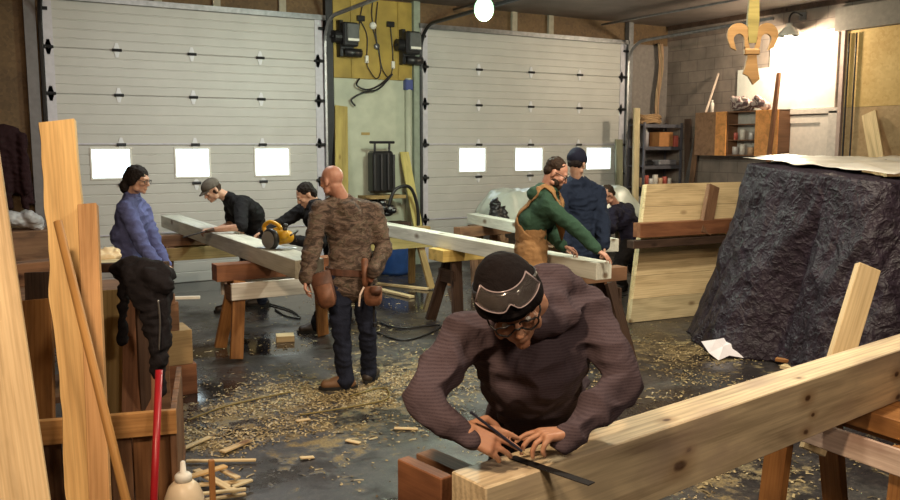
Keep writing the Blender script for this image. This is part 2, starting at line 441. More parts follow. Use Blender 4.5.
# jambs
for k, x in enumerate((LD[0]-.13, LD[1]+.09, RD[0]-.085, RD[1]+.08)):
    struct('trim_%d' % (11+k), [((x, BY1-.05, CZ/2), (.13 if k == 0 else .11, .10, CZ))], [plain('jamb_grey', (.16, .145, .15), .6), DKMET, plain('jamb_green', (.26, .30, .24), .6), GALV][k])

def garage_door(name, X, wins, hinges, hx_extra):
    d = bpy.data.objects.new(name, None); COL.objects.link(d); d.location = (X[0], BY1, 0); d['kind'] = 'structure'
    zs = [0, .70, 1.365, 1.885, 2.52, 3.09, DT]
    W = X[1]-X[0]
    for s in range(6):
        z0, z1 = zs[s]+.0015, zs[s+1]-.0015; H = z1-z0
        prof = []                                  # (depth, z): pressed ribs
        nr = 5 if s != 2 else 4
        prof.append((.007, z0)); prof.append((.0, z0+.010))
        for k in range(1, nr):
            zc = z0+H*k/nr
            prof += [(.0, zc-.010), (.006, zc-.004), (.006, zc+.004), (.0, zc+.010)]
        prof += [(.0, z1-.010), (.007, z1)]
        bm = bmesh.new()
        def strip(xa, xb, za, zb):
            pr = [(dd, z) for dd, z in prof if za-1e-6 <= z <= zb+1e-6]
            if not pr or pr[0][1] > za: pr = [(0, za)]+pr
            if pr[-1][1] < zb: pr = pr+[(0, zb)]
            n = len(pr)
            A = [bm.verts.new((xa, -.05+dd, z)) for dd, z in pr]; B = [bm.verts.new((xb, -.05+dd, z)) for dd, z in pr]
            A2 = [bm.verts.new((xa, .0, z)) for z in (za, zb)]; B2 = [bm.verts.new((xb, .0, z)) for z in (za, zb)]
            for i in range(n-1): bm.faces.new((A[i], B[i], B[i+1], A[i+1]))
            bm.faces.new((A2[0], A2[1], B2[1], B2[0]))
            bm.faces.new((A[0], A2[0], B2[0], B[0])); bm.faces.new((A[-1], B[-1], B2[1], A2[1]))
            bm.faces.new(A[::-1]+[A2[0], A2[1]][0:2]) if False else bm.faces.new([A2[0]]+A+[A2[1]])
            bm.faces.new(([B2[0]]+B+[B2[1]])[::-1])
        if s == 2:
            wz0, wz1 = 1.455, 1.825
            strip(0, W, z0, wz0); strip(0, W, wz1, z1)
            xs = [0]+[q-X[0] for w in wins for q in w]+[W]
            for i in range(0, len(xs), 2): strip(xs[i], xs[i+1], wz0, wz1)
        else: strip(0, W, z0, z1)
        sec = put('door_section', done(bm), DOORM, d)
        if s == 2:
            for w in wins:
                xa, xb = w[0]-X[0], w[1]-X[0]
                f = boxes('window_frame', [(((xa+xb)/2, -.05, wz0-.012), (xb-xa+.05, .03, .025)), (((xa+xb)/2, -.05, wz1+.012), (xb-xa+.05, .03, .025)),
                          ((xa-.012, -.05, (wz0+wz1)/2), (.025, .03, wz1-wz0)), ((xb+.012, -.05, (wz0+wz1)/2), (.025, .03, wz1-wz0))], WHITEP, sec, .004)
                boxes('window_pane', [(((xa+xb)/2, -.03, (wz0+wz1)/2), (xb-xa+.002, .012, wz1-wz0+.002))], GLOW, sec)
        if s < 5:
            for i, hx in enumerate(hinges):
                x = hx-X[0]; z = zs[s+1]
                h = bmesh.new(); lo_ = .052 if s == 2 else .092; hi_ = .052 if s == 1 else .092
                poly(h, [(x-.036, z-.02), (x-.016, z-lo_), (x+.016, z-lo_), (x+.036, z-.02), (x+.036, z+.02), (x+.016, z+hi_), (x-.016, z+hi_), (x-.036, z+.02)], -.062, -.050)
                tube(h, [(x-.058, -.072, z), (x+.058, -.072, z)], .019, 8)
                hm_ = done(h); ho = put('hinge', hm_, [HINGE if i not in (0, len(hinges)-1) else DKMET, DKMET], sec)
                for pg in hm_.polygons[10:]: pg.material_index = 1
    st = boxes('end_stile', [((.06, -.056, DT/2), (.12, .012, DT))], STILE, d); boxes('end_stile', [((W-.06, -.056, DT/2), (.12, .012, DT))], STILE, d)
    # tracks: upright then curving to run under the ceiling
    for sx in (-.02, W+.02):
        pts = [(sx, -.10, .02), (sx, -.10, 3.30)]
        for k in range(1, 9):
            t = k/8*math.pi/2; pts.append((sx, -.10-.40*(1-math.cos(t)), 3.30+.40*math.sin(t)))
        pts.append((sx, -3.2, 3.74))
        bm = bmesh.new(); tube(bm, pts, .028, 6)
        put('track', done(bm), GALV if sx > 0 else DKMET, d)
    bm = bmesh.new()
    for z in (.70, 1.365, 1.885, 2.52, 3.09, 3.55):
        for sx in (.02, W-.02): tube(bm, [(sx-.05, -.09, z), (sx+.05, -.09, z)], .022, 8)
    put('roller', done(bm), DKMET, d)
    boxes('lift_rail', [((W/2, -.066, 1.895), (W-.2, .012, .022)), ((W/2, -.066, .705), (W-.2, .012, .018))], STILE, d)
    return d
garage_door('door_1', LD, [(1.545, 2.01), (2.60, 3.04), (3.695, 4.185)], (1.11, 1.91, 2.86, 3.80, 4.66), 0)
garage_door('door_2', RD, [(7.07, 7.56), (8.17, 8.725), (9.705, 10.255)], (6.43, 7.43, 8.47, 9.51, 10.47), 0)

# white door, whitewashed wall panel and yellow boarding on the right wall
XR = BX1
d3 = bpy.data.objects.new('door_3', None); COL.objects.link(d3); d3.location = (XR, 8.72, 0); d3['kind'] = 'structure'
boxes('door_leaf', [((-.02, 0, 1.17), (.04, .92, 2.34)),
      ((-.045, -.39, 1.17), (.02, .14, 2.34)), ((-.045, .39, 1.17), (.02, .14, 2.34)), ((-.045, 0, 2.28), (.02, .66, .12)),
      ((-.045, 0, 1.05), (.02, .66, .14)), ((-.045, 0, .12), (.02, .66, .24))], plain('door_offwhite', (.74, .64, .57), .5, var=.08), d3, .004)
boxes('door_casing', [((-.035, -.54, 1.2), (.07, .15, 2.4)), ((-.035, .54, 1.2), (.07, .15, 2.4)), ((-.035, 0, 2.40), (.07, 1.23, .08))], plain('casing', (.66, .57, .51), .6), d3, .004)
bm = bmesh.new(); lathe(bm, [(.004, 0), (.022, .0), (.014, .02), (.014, .04), (.028, .05), (.028, .075), (.004, .08)], 14, (-.055, -.40, 1.05), Euler((0, -math.pi/2, 0)).to_matrix())
put('door_handle', done(bm, True), STEEL, d3)
struct('trim_15', [((XR-.012, 8.80, 3.04), (.024, 1.22, 1.18))], WHITEP)
struct('trim_16', [((XR-.010, 9.66, 2.74), (.02, .80, .80))], WHITEP)
struct('trim_17', [((XR-.02, 6.05, 3.0), (.04, 3.95, 1.12))], OSBY)
struct('trim_21', [((XR-.02, 6.05, 1.218), (.04, 3.95, 2.436))], osb_mat('tan_plywood', (.33, .21, .10), (.42, .28, .14), (.48, .33, .18)))
struct('trim_18', [((XR-.06, 6.2, 3.74), (.12, 3.98, .34))], plain('lintel', (.20, .175, .15), .8))
struct('trim_19', [((XR-.035, 8.075, 1.8), (.07, .06, 3.6))], plain('pink_post', (.46, .34, .30), .6))
struct('trim_20', [((11.2, 6.6, 3.98), (.8, .18, .15))], plain('roof_timber', (.42, .36, .28), .7))
for k, y in enumerate((7.98, 7.86)):
    wire('conduit', [(XR-.06, y, 3.52), (XR-.06, y, 2.6), (XR-.06, y, 1.7), (XR-.06, y, .01)], .012, DKMET, None, 8, 3,
         'thin dark cable running down the yellow boarding, %s white door' % ('the one nearer the' if k == 0 else 'the one farther from the'), 'cable')
for k, (x, zz) in enumerate(((6.9, 3.98), (9.9, 3.96))):
    wire('ceiling_pipe', [(x, 11.6, zz), (x, 8, zz), (x, 4, zz), (x, 1, zz)], .018, GALV, None, 8, 2, 'thin steel pipe along the dark ceiling, %s' % ('running past the green lamp' if k == 0 else 'the one nearer the block wall'), 'pipe')

# ------------------------------------------------------------------ between the doors
bb = thing('plywood_backboard', 'mustard plywood board high between the two garage doors with outlets and wires', 'board', (5.56, BY1-.03, 3.45))
boxes('board', [((0, -.01, 0), (1.30, .025, 1.17))], PLYY, bb, .003)
boxes('batten', [((-.36, -.03, 0), (.03, .02, 1.15))], PLYY, bb); boxes('batten', [((.42, -.03, 0), (.03, .02, 1.15))], PLYY, bb)
for x, z in ((-.22, .29), (.27, .24)): boxes('outlet_box', [((x, -.05, z), (.12, .05, .08))], BLKP, bb, .006)
bm = bmesh.new(); lathe(bm, [(.01, 0), (.055, 0), (.055, .03), (.03, .05), (.01, .05)], 16, (-.02, -.03, .20), Euler((math.pi/2, 0, 0)).to_matrix()); put('round_junction_box', done(bm, True), WHITEP, bb)
bm = bmesh.new(); lathe(bm, [(.01, 0), (.045, 0), (.045, .03), (.01, .04)], 16, (.04, -.03, -.10), Euler((math.pi/2, 0, 0)).to_matrix()); put('round_junction_box', done(bm, True), GALV, bb)
for x, z in ((-.13, -.30), (.31, -.36)): boxes('switch_box', [((x, -.045, z), (.05, .04, .11))], WHITEP, bb, .005)
for pts in ([(-.02, -.05, .55), (-.04, -.05, .38), (-.02, -.05, .22)], [(-.02, -.05, .15), (.02, -.05, .02), (.04, -.05, -.08)], [(.06, -.05, .55), (.02, -.06, .1), (.10, -.06, -.4), (.02, -.07, -.58), (-.12, -.07, -.42), (-.13, -.06, -.32)],
            [(.07, -.05, -.12), (.12, -.06, -.42), (.24, -.06, -.56), (.30, -.06, -.40)], [(-.22, -.05, .25), (-.12, -.05, .05), (-.13, -.05, -.25)], [(.27, -.05, .2), (.30, -.05, -.1), (.31, -.05, -.3)], [(-.10, -.05, .56), (-.2, -.06, .45), (-.26, -.06, .1)]):
    wire('wire', [V(p)+V((5.56, BY1-.03, 3.45)) for p in pts], .008, BLKP, bb)
rel(wire('cable_loop', [(5.3, 11.66, 2.86), (5.24, 11.62, 2.76), (5.40, 11.60, 2.70), (5.62, 11.62, 2.78), (5.84, 11.64, 2.95), (5.60, 11.62, 2.72), (5.35, 11.62, 2.66), (5.16, 11.64, 2.55), (5.22, 11.64, 2.46)], .014, BLKP, None, 6, 6), bb)
def opener(x, z, label):
    t = thing('garage_door_opener', label, 'motor', (x, BY1-.06, z))
    boxes('housing', [((0, -.14, .05), (.24, .24, .34))], DKMET, t, .02)
    boxes('front_cover', [((.02, -.275, .07), (.19, .04, .26))], plain('cover_grey', (.10, .105, .105), .4), t, .012)
    boxes('label_plate', [((.02, -.298, -.03), (.17, .006, .035))], WHITEP, t)
    bm = bmesh.new(); tube(bm, [(-.06, -.14, -.20), (.20, -.14, -.20)], .065, 14); put('gear_motor', done(bm, True), BLKP, t)
    boxes('bracket', [((-.10, -.07, 0), (.05, .14, .52)), ((-.02, -.1, -.13), (.2, .12, .04))], DKMET, t, .004)
    bm = bmesh.new(); tube(bm, [(-.22, -.12, .02), (-.10, -.12, .02)], .09, 14); tube(bm, [(-.25, -.12, .02), (-.1, -.12, .02)], .02, 8); put('chain_wheel', done(bm), BLKP, t)
    return t
opener(5.08, 3.42, 'black garage door opener motor beside the left garage door')
opener(6.10, 3.36, 'black garage door opener motor beside the right garage door')
boxes_pipe = thing('standpipe', 'pale vertical pipe with blue sleeve beside the right garage door', 'pipe', (6.13, BY1-.07, 0))
bm = bmesh.new(); tube(bm, [(0, 0, 0), (0, 0, 2.9)], .05, 12); put('pipe', done(bm, True), GREENWALL, boxes_pipe)
boxes('sleeve', [((0, 0, 2.80), (.13, .10, .16))], plain('blue_sleeve', (.05, .07, .22), .5), boxes_pipe, .01)
tag(boxes('paper_notice', [((0, 0, 0), (.14, .006, .04))], plain('notice_tan', (.34, .24, .08), .7), None, 0, (5.42, BY1-.026, 2.05)), 'small tan notice strip on the pale wall between the garage doors', 'sign')
plank('leaning_plank', (4.853, 11.350, 0.821), (5.016, 11.700, 2.454), .20, .03, wood('mustard_plank', (.46, .36, .11), (.34, .25, .07)), up=(0, -1, .1), label='wide yellow plank leaning on the wall behind the bald man', cat='plank')
plank('leaning_plank', (6.050, 11.200, 0.566), (6.030, 11.640, 1.772), .15, .03, wood('lemon_plank', (.58, .50, .18), (.46, .38, .12)), up=(0, -1, .1), label='yellow plank leaning beside the left edge of the right garage door', cat='plank')
# black tool cart with hose, a blue drum before it
tc = thing('tool_cart', 'black hose machine on a small frame beside the wall between the garage doors', 'machine', (5.52, 11.30, 0))
boxes('body', [((0, .12, 1.48), (.34, .22, .62))], BLKP, tc, .03)
bm = bmesh.new(); tube(bm, [(-.2, .06, 1.92), (.2, .06, 1.92)], .02, 8); tube(bm, [(-.12, .06, 1.92), (-.12, .08, 1.5)], .018, 8); tube(bm, [(.12, .06, 1.92), (.12, .08, 1.5)], .018, 8)
for x in (-.16, -.05, .06, .15): tube(bm, [(x, -.02, 1.74), (x, -.02, 1.22)], .022, 8)
put('handle_frame', done(bm), DKMET, tc)
bm = bmesh.new()
for k in range(16): ell(bm, (rnd.uniform(-.34, .34), rnd.uniform(-.1, .12), rnd.uniform(.82, 1.04)), (rnd.uniform(.05, .11), .08, rnd.uniform(.04, .08)), None, 10, 6)
put('tool_bag', done(bm), BLKP, tc)
boxes('shelf_board', [((0, .08, 1.11), (.66, .30, .05))], OLIVEW, tc, .004)
boxes('stand', [((0, .05, .70), (.76, .36, .05)), ((-.34, 0, .35), (.06, .30, .70)), ((.34, 0, .35), (.06, .30, .70))], DARKW, tc, .004)
bm = bmesh.new(); lathe(bm, [(.05, .0), (.22, .0), (.235, .05), (.235, .60), (.22, .66), (.05, .66)], 22, (0, -.32, 0)); put('drum', done(bm, True), plain('blue_drum', (.02, .06, .20), .4), tc)
wire('hose', [V(p)+V((5.52, 11.30, 0)) for p in ((.02, -.1, .98), (.12, -.12, 1.22), (.34, -.14, 1.26), (.46, -.14, 1.05), (.50, -.14, .75), (.46, -.14, .4), (.3, -.2, .1))], .026, BLKP, tc, 8)

# ------------------------------------------------------------------ right corner
ub = plank('upright_plank', (10.34, 11.10, .02), (10.36, 11.16, 2.52), .13, .04, PINEG, up=(0, -1, 0), label='tall pale plank standing upright between right garage door and shelving', cat='plank')
plank('grey_plank', (10.30, 11.45, .02), (10.36, 11.6, 1.98), .16, .04, wood('grey_green_plank', (.22, .22, .15), (.15, .15, .10)), up=(0, -1, 0), label='grey green plank leaning left of the tall pale plank', cat='plank')
sh = thing('metal_shelving', 'grey metal shelf unit loaded with cans in the far right corner', 'shelves', (11.10, 11.45, 0))
SHM = plain('shelf_grey', (.14, .135, .16), .5, .4)
SHZ = (.25, .72, 1.12, 1.50, 1.84, 2.24)
for z in SHZ: boxes('shelf', [((0, 0, z), (.92, .42, .02)), ((0, -.205, z-.02), (.92, .012, .06))], SHM, sh)
for sx in (-1, 1):
    for sy in (-1, 1): boxes('upright', [((sx*.455, sy*.20, 1.14), (.035, .035, 2.28))], SHM, sh)
def canister(name, x, z, r, h, m, label, cat, group=None, lid=None, y=11.38):
    bm = bmesh.new(); lathe(bm, [(r*.3, 0), (r, 0), (r, h*.93), (r*.9, h), (r*.3, h)], 14)
    o = put(name, done(bm, True), m); o.location = (x, y, z)
    tag(o, label, cat, group)
    if lid:
        bm = bmesh.new(); lathe(bm, [(r*.2, 0), (r*.55, 0), (r*.5, h*.25), (r*.2, h*.25)], 12); l = put('lid', done(bm, True), lid, o); l.location = (0, 0, h)
    return o
TIN = plain('tin', (.66, .62, .6), .4, .2); REDT = plain('red_tin', (.55, .12, .09), .45); TANT = plain('tan_tin', (.62, .40, .25), .5); CRM = plain('cream_tin', (.8, .72, .64), .5)
canister('plastic_bottle', 10.80, 1.852, .055, .26, plain('clear_bottle', (.5, .48, .52), .2), 'tall clear bottle on the top loaded shelf of the grey shelving', 'bottle', None, WHITEP)
tag(boxes('cardboard_box', [((0, 0, .13), (.34, .26, .26))], plain('orange_card', (.46, .20, .07), .7), None, .004, (11.22, 11.42, 1.852)), 'orange cardboard box on the top loaded shelf of the grey shelving', 'box')
tag(boxes('red_carton', [((0, 0, .09), (.09, .12, .20))], REDT, None, .004, (11.47, 11.34, 1.86)), 'small red carton at the right end of the top loaded shelf', 'box')
t = boxes('tool_case', [((0, 0, .05), (.44, .22, .10))], plain('grey_case', (.2, .19, .21), .4), None, .02, (11.25, 11.36, 1.512)); tag(t, 'flat grey tool case on the second loaded shelf of the shelving', 'case')
t = boxes('planer', [((0, 0, .04), (.20, .10, .07)), ((.03, 0, .09), (.13, .03, .03))], BLKP, None, .012, (10.86, 11.36, 1.512)); tag(t, 'black hand tool lying on the second loaded shelf, left of the grey case', 'tool')
for k, (x, r, h, m_) in enumerate(((10.74, .05, .16, TANT), (10.84, .045, .20, REDT), (10.95, .055, .14, TIN), (11.06, .05, .21, CRM), (11.18, .05, .15, TANT), (11.30, .05, .17, REDT), (11.41, .045, .14, CRM))):
    canister('paint_can', x, 1.132, r, h, m_, ('tan', 'red', 'bare tin', 'cream', 'tan', 'red', 'cream')[k]+' can on the middle shelf of the shelving, %s from the left' % ('first', 'second', 'third', 'fourth', 'fifth', 'sixth', 'last')[k], 'can', 'cans on the middle shelf')
for k, (x, r, h, m_) in enumerate(((10.74, .055, .22, TIN), (10.87, .055, .24, REDT), (11.0, .06, .25, REDT), (11.14, .05, .20, CRM), (11.27, .05, .20, BLKP))):
    canister('paint_can', x, .732, r, h, m_, ('bare tin', 'red', 'wide red', 'cream', 'black')[k]+' can on the lower shelf under the middle shelf, %s from the left' % ('first', 'second', 'third', 'fourth', 'fifth')[k], 'can', 'cans on the lower shelf')
bm = bmesh.new()
for k in range(7):
    pts = []
    for q in range(25):
        a = q/24*2*math.pi; pts.append(((.23+.02*math.sin(k*2+a*2))*math.cos(a), .13*math.sin(a), .03+.022*k+.012*math.sin(3*a+k)))
    tube(bm, pts, .016, 6, False)
o = put('rope_coil', done(bm, True), plain('tan_rope', (.36, .22, .11), .8)); o.location = (10.92, 11.42, 2.25); tag(o, 'coil of tan rope on top of the grey shelving', 'rope')
bw = thing('hanging_cords', 'bundle of twisted tan cords hanging on the wall over the shelving', 'cords', (11.32, 11.66, 3.72))
boxes('hook', [((0, .02, 0), (.03, .10, .03))], DKMET, bw)
for k in range(6):
    a = k*1.1
    wire('cord', [(11.32+.05*math.cos(a+s*.8)+.04*math.sin(s), 11.62+.02*math.sin(a+s), 3.72-s*.236) for s in range(7)], .017, plain('cord_tan%d' % k, (.34+.03*(k % 3), .24, .14), .8), bw, 6, 4)
for k, (a, b, w, m_, lab) in enumerate((
    ((11.50, 10.95, .02), (11.55, 11.1, 2.35), .13, DARKW, 'dark narrow board leaning in the corner right of the shelving'),
    ((11.40, 10.95, .02), (11.58, 10.86, 2.28), .10, BROWNW, 'brown lath leaning on the block wall between shelving and cabinet'),
    ((11.35, 11.10, .02), (11.59, 10.86, 2.1), .16, wood('slate_board', (.10, .09, .085), (.05, .045, .045)), 'grey weathered board leaning behind the brown lath'),
    ((11.3, 10.45, 2.44), (11.58, 10.45, 3.12), .03, PINKW, 'thin pinkish lath standing on the cabinet against the block wall'))):
    plank('leaning_board', a, b, w, .025, m_, up=(-1, -.3, 0), label=lab, cat='board')
# wall cabinet
cb = thing('wall_cabinet', 'orange wooden wall cabinet with open front on the block wall', 'cabinet', (11.46, 9.80, 1.70))
CABW = wood('cabinet_orange', (.86, .38, .12), (.66, .26, .07), rough=.4, knots=False); CABD = wood('cabinet_brown', (.26, .13, .07), (.17, .08, .04), rough=.5, knots=False)
boxes('carcass', [((.13, 0, .37), (.02, 1.72, .74)), ((0, 0, .01), (.30, 1.72, .02)), ((0, 0, .73), (.30, 1.72, .02)), ((0, -.85, .37), (.30, .02, .74)), ((0, .85, .37), (.30, .02, .74)), ((0, .18, .37), (.28, .02, .72)), ((0, -.42, .37), (.28, .02, .72))], CABD, cb)
boxes('door', [((-.165, .64, .37), (.025, .46, .74))], wood('cabinet_dull', (.34, .19, .11), (.24, .12, .06), rough=.5, knots=False), cb, .003)
boxes('door', [((-.165, .295, .37), (.025, .23, .74))], CABW, cb, .003)
boxes('door', [((-.165, -.64, .37), (.025, .44, .74))], CABW, cb, .003)
boxes('cabinet_shelf', [((0, -.12, .26), (.27, .58, .015)), ((0, -.12, .52), (.27, .58, .015))], CABD, cb)
boxes('back_panel', [((.11, -.12, .37), (.01, .58, .70))], plain('cab_back', (.50, .46, .42), .7), cb)
for k, (y, z, r, h, m_) in enumerate(((9.88, 1.722, .05, .13, TIN), (9.73, 1.722, .045, .17, CRM), (9.56, 1.722, .05, .12, TANT), (9.88, 1.968, .035, .12, REDT), (9.74, 1.968, .045, .17, CRM), (9.56, 1.968, .04, .12, TIN))):
    canister('jar', 11.42, z, r, h, m_, 'small %s jar inside the open cabinet, %s shelf, %s' % (('tin', 'cream', 'tan', 'red', 'cream', 'tin')[k], 'bottom' if k < 3 else 'middle', ('left', 'centre', 'right')[k % 3]), 'jar', 'jars in the open cabinet', None, y)
bm = bmesh.new()
for k in range(18): ell(bm, (11.44+rnd.uniform(-.10, .08), 9.62+rnd.uniform(-.36, .36), 2.525+rnd.uniform(-.01, .09)), (.10, .12, .06), Euler((rnd.random(), rnd.random(), rnd.random())).to_matrix(), 12, 8)
m_, nt_, b_ = mat('striped_rag'); v_ = coords(nt_); w_ = N(nt_, 'ShaderNodeTexWave', Scale=6.0, Distortion=6.0); nt_.links.new(v_, w_.inputs[0]); r_ = ramp(nt_, w_.outputs[0], [(.3, (.16, .09, .09)), (.6, (.55, .44, .40))]); nt_.links.new(r_.outputs[0], b_.inputs['Base Color'])
rg = fuse('rag_bundle', bm, m_, None, .012, 2, .01, 14); tag(rg, 'crumpled striped rags heaped on top of the wall cabinet', 'cloth')
canister('spray_can', 11.44, 2.44, .03, .17, CRM, 'cream spray can standing on the left of the wall cabinet top', 'can', None, WHITEP, 10.44)
ba_ = V((10.950, 8.834, 1.462)); bb_ = V((11.220, 8.913, 2.997)); ba_ = bb_+(ba_-bb_)*((bb_.z-.01)/(bb_.z-ba_.z))
plank('red_batten', ba_, bb_, .06, .05, REDW, up=(-1, 0, 0), label='red brown batten leaning over the cabinet beside the white door', cat='batten')
plank('leaning_offcut', (10.950, 6.576, -0.096), (11.550, 7.579, 2.343), .22, .03, PINE, up=(-1, 0, .1), label='pale short board leaning on the yellow boarding at the right', cat='board')

# ------------------------------------------------------------------ lamps and the hung ornament
gl = thing('ceiling_lamp', 'glowing green white lamp hanging from the ceiling in front of the right garage door', 'lamp', (5.009, 7.786, 3.326))
GLZ = (5.009, 7.786, 3.326)[2]
bm = bmesh.new(); tube(bm, [(0, 0, .10), (0, 0, CZ-GLZ)], .012, 8); put('stem', done(bm), DKMET, gl)
bm = bmesh.new(); lathe(bm, [(.03, .26), (.06, .24), (.07, .12), (.03, .10)], 16); put('socket', done(bm, True), DKMET, gl)
bm = bmesh.new(); ell(bm, (0, 0, 0), (.105, .105, .125)); put('bulb', done(bm, True), emit('green_bulb', (.50, 1.0, .58), 1.9), gl)
rl = thing('dome_lamp', 'bright white dome lamp over the white door on the right wall', 'lamp', (11.30, 8.83, 3.58))
bm = bmesh.new(); lathe(bm, [(.165, -.02), (.15, .02), (.09, .09), (.045, .13), (.045, .17), (.038, .165), (.04, .12), (.085, .08), (.145, .015), (.16, -.02)], 22); put('lamp_shade', done(bm, True), WHITEP, rl)
bm = bmesh.new(); ell(bm, (0, 0, -.01), (.06, .06, .075)); put('bulb', done(bm, True), emit('warm_bulb', (1, .88, .70), 25.0), rl)
bm = bmesh.new(); tube(bm, smoothpts([(0, 0, .16), (0, 0, .26), (.1, 0, .34), (.33, 0, .30)], 5), .014, 8); put('bracket_arm', done(bm), DKMET, rl)
boxes('wall_plate', [((.31, 0, .30), (.03, .12, .12))], GALV, rl)

FL = (4.975, 4.195, 2.624)
fo = thing('fleur_ornament', 'wooden fleur-de-lis cut-out hung from the ceiling near the white door', 'ornament', (FL[0], FL[1], 2.315), (0, 0, -R(30.5))); fo.scale = (.90, 1, .96)
def arc(cx, cz, r, a0, a1, n=10): return [(cx+r*math.cos(R(a0+(a1-a0)*k/n)), cz+r*math.sin(R(a0+(a1-a0)*k/n))) for k in range(n+1)]
bm = bmesh.new(); poly(bm, [(-.030, .30), (-.046, .46), (-.040, .58), (-.032, .72), (.0, .80), (.032, .72), (.040, .58), (.046, .46), (.030, .30)], -.015, .015)
put('centre_petal', done(bm), wood('fleur_green_lit', (.30, .24, .075), (.22, .17, .045), knots=False), fo)  # green cast of the light is put into this petal's wood colour
for s in (-1, 1):
    o_ = [(.015, .25), (.040, .33)]+arc(.112, .355, .090, 165, -25, 12)+[(.170, .265), (.125, .245)]+arc(.108, .325, .042, -30, 165, 8)+[(.060, .27), (.03, .24)]
    bm = bmesh.new(); poly(bm, [(s*x, z) for x, z in o_], -.012, .012)
    put('side_petal', done(bm), wood('fleur_tan', (.36, .205, .08), (.26, .14, .045), knots=False), fo)
boxes('band', [((0, 0, .235), (.12, .045, .045))], bpy.data.materials['fleur_tan'], fo, .006)
bm = bmesh.new(); poly(bm, [(-.032, .235), (-.040, .17), (-.062, .075), (-.02, .055), (.02, -.005), (.068, .035), (.044, .15), (.032, .235)], -.015, .015)
put('lower_petal', done(bm), bpy.data.materials['fleur_tan'], fo)
bm = bmesh.new(); tube(bm, [(0, 0, .78), (0, 0, CZ-2.34)], .006, 6); put('cord', done(bm), DKMET, fo)

# ------------------------------------------------------------------ beams on sawhorses
def sawhorse(label, c, ang, L, H, mt, ml, mb, topw=.14, toph=.14, spread=.26, legw=.10, rail=None, brace_z=None, ends=(1, -1)):
    t = thing('sawhorse', label, 'sawhorse', (c[0], c[1], 0), (0, 0, ang))
    def P(nm, a, b, w, th, m, up=(0, 0, 1)):
        o = plank(nm, a, b, w, th, m, up); o.parent = t; return o
    P('top_beam', (-L/2, 0, H-toph/2), (L/2, 0, H-toph/2), topw, toph, mt)
    for sx in (-1, 1):
        for sy in (-1, 1):
            P('leg', (sx*(L/2-.20), sy*.075, H-toph-.005), (sx*(L/2-.10), sy*spread, .012), legw, .045, ml, up=(0, sy, .35))
        zb = brace_z or H-toph-.12
        k = (H-toph-zb)/(H-toph)
        wdt = 2*(.075+(spread-.075)*k)+.07
        P('end_brace', (sx*(L/2-.135), -wdt/2, zb), (sx*(L/2-.135), wdt/2, zb), .14, .025, mb, up=(sx, 0, 0))
    if rail:
        for sy in (-1, 1):
            zb = H-toph-.085
            P('side_rail', (-L/2+.10, sy*(.165), zb), (L/2-.02, sy*(.165), zb), .15, .03, rail, up=(0, sy, 0))
    return t
tag(plank('long_beam', (2.39, 6.25, .905), (2.39, 11.20, .905), .24, .15, PALEW, bev=.004), 'long squared beam the capped man and saw rest on, its tip by the left garage door', 'beam')
tag(plank('long_beam', (4.435, 5.10, .88), (4.435, 10.3, .88), .16, .14, PALEW, bev=.004), 'long squared beam the man in tan overalls leans on', 'beam')
tag(plank('long_beam', (5.62, 6.35, .885), (6.10, 9.75, .885), .16, .13, PALEW, bev=.004), 'pale beam passing behind the man in the navy jacket', 'beam')
sawhorse('worn sawhorse under the near half of the left beam, white rail on its side', (2.55, 7.42), 0, 1.22, .83, REDW, ORANGEW, BROWNW, .17, .15, .26, .11, WHITEW)
sawhorse('brown sawhorse under the far end of the left beam near blue shirt man', (2.58, 10.15), 0, 1.30, .83, BROWNW, BROWNW, OLIVEW, .17, .13, .26, .10, OLIVEW)
sawhorse('yellowish sawhorse behind the bald man, under the far end of the middle beam', (4.75, 9.75), 0, 1.30, .81, OLIVEW, OLIVEW, OLIVEW, .15, .10, .28, .09, wood('yellow_rail', (.48, .38, .16), (.35, .27, .10)))
sawhorse('dark legged sawhorse with pale yellow block end under the middle of the beam', (4.72, 7.50), 0, .95, .81, wood('yellow_block', (.70, .50, .16), (.55, .36, .09)), DARKW, DARKW, .30, .12, .29, .12, None, .52)
sawhorse('dark sawhorse under the near end of the beam the green hoodie man marks', (4.62, 5.62), 0, .95, .81, BROWNW, DARKW, DARKW, .14, .12, .26, .10)
sawhorse('low brown sawhorse under the pale beam behind the navy jacket man', (5.74, 7.1), R(8), .9, .82, BROWNW, REDW, BROWNW, .14, .13, .26, .10)
sawhorse('brown sawhorse under the far end of the pale beam by the plastic sheet', (6.02, 9.35), R(8), .9, .82, BROWNW, BROWNW, BROWNW, .14, .13, .26, .10)

# the near beam
FBd = V((math.sin(R(82.0)), math.cos(R(82.0)), 0)); FBn = V((-FBd.y, FBd.x, 0))
A0 = V((1.174, 1.803, .97)) + FBn*.075 - V((0, 0, .12))
fb = plank('near_beam', A0, A0+FBd*5.6, .15, .24, BEAMW, bev=.004)
tag(fb, 'thick fresh pine beam the man in the foreground marks with a steel rule', 'beam')
fs = thing('sawhorse', 'orange stained sawhorse with whitewashed rail under the near beam at right', 'sawhorse', (3.47, 2.16, 0), (0, 0, R(-2)))
def FP(nm, a, b, w, th, m, up=(0, 0, 1)):
    o = plank(nm, a, b, w, th, m, up); o.parent = fs; return o
FP('top_beam', (.03, -.50, .685), (.03, .50, .685), .26, .085, ORANGEW)
FP('leg', (-.14, -.26, .64), (-.25, -.30, .012), .13, .05, ORANGEW, (1, 0, .2)); FP('leg', (.13, -.26, .64), (.28, -.30, .012), .12, .05, ORANGEW, (-1, 0, .2))
FP('leg', (-.18, .34, .64), (-.20, .38, .012), .12, .05, ORANGEW, (1, 0, .2)); FP('leg', (.13, .34, .64), (.30, .38, .012), .12, .05, ORANGEW, (-1, 0, .2))
FP('side_rail', (-.262, -.50, .615), (-.262, .34, .615), .105, .03, PINKW, (-1, 0, .2))
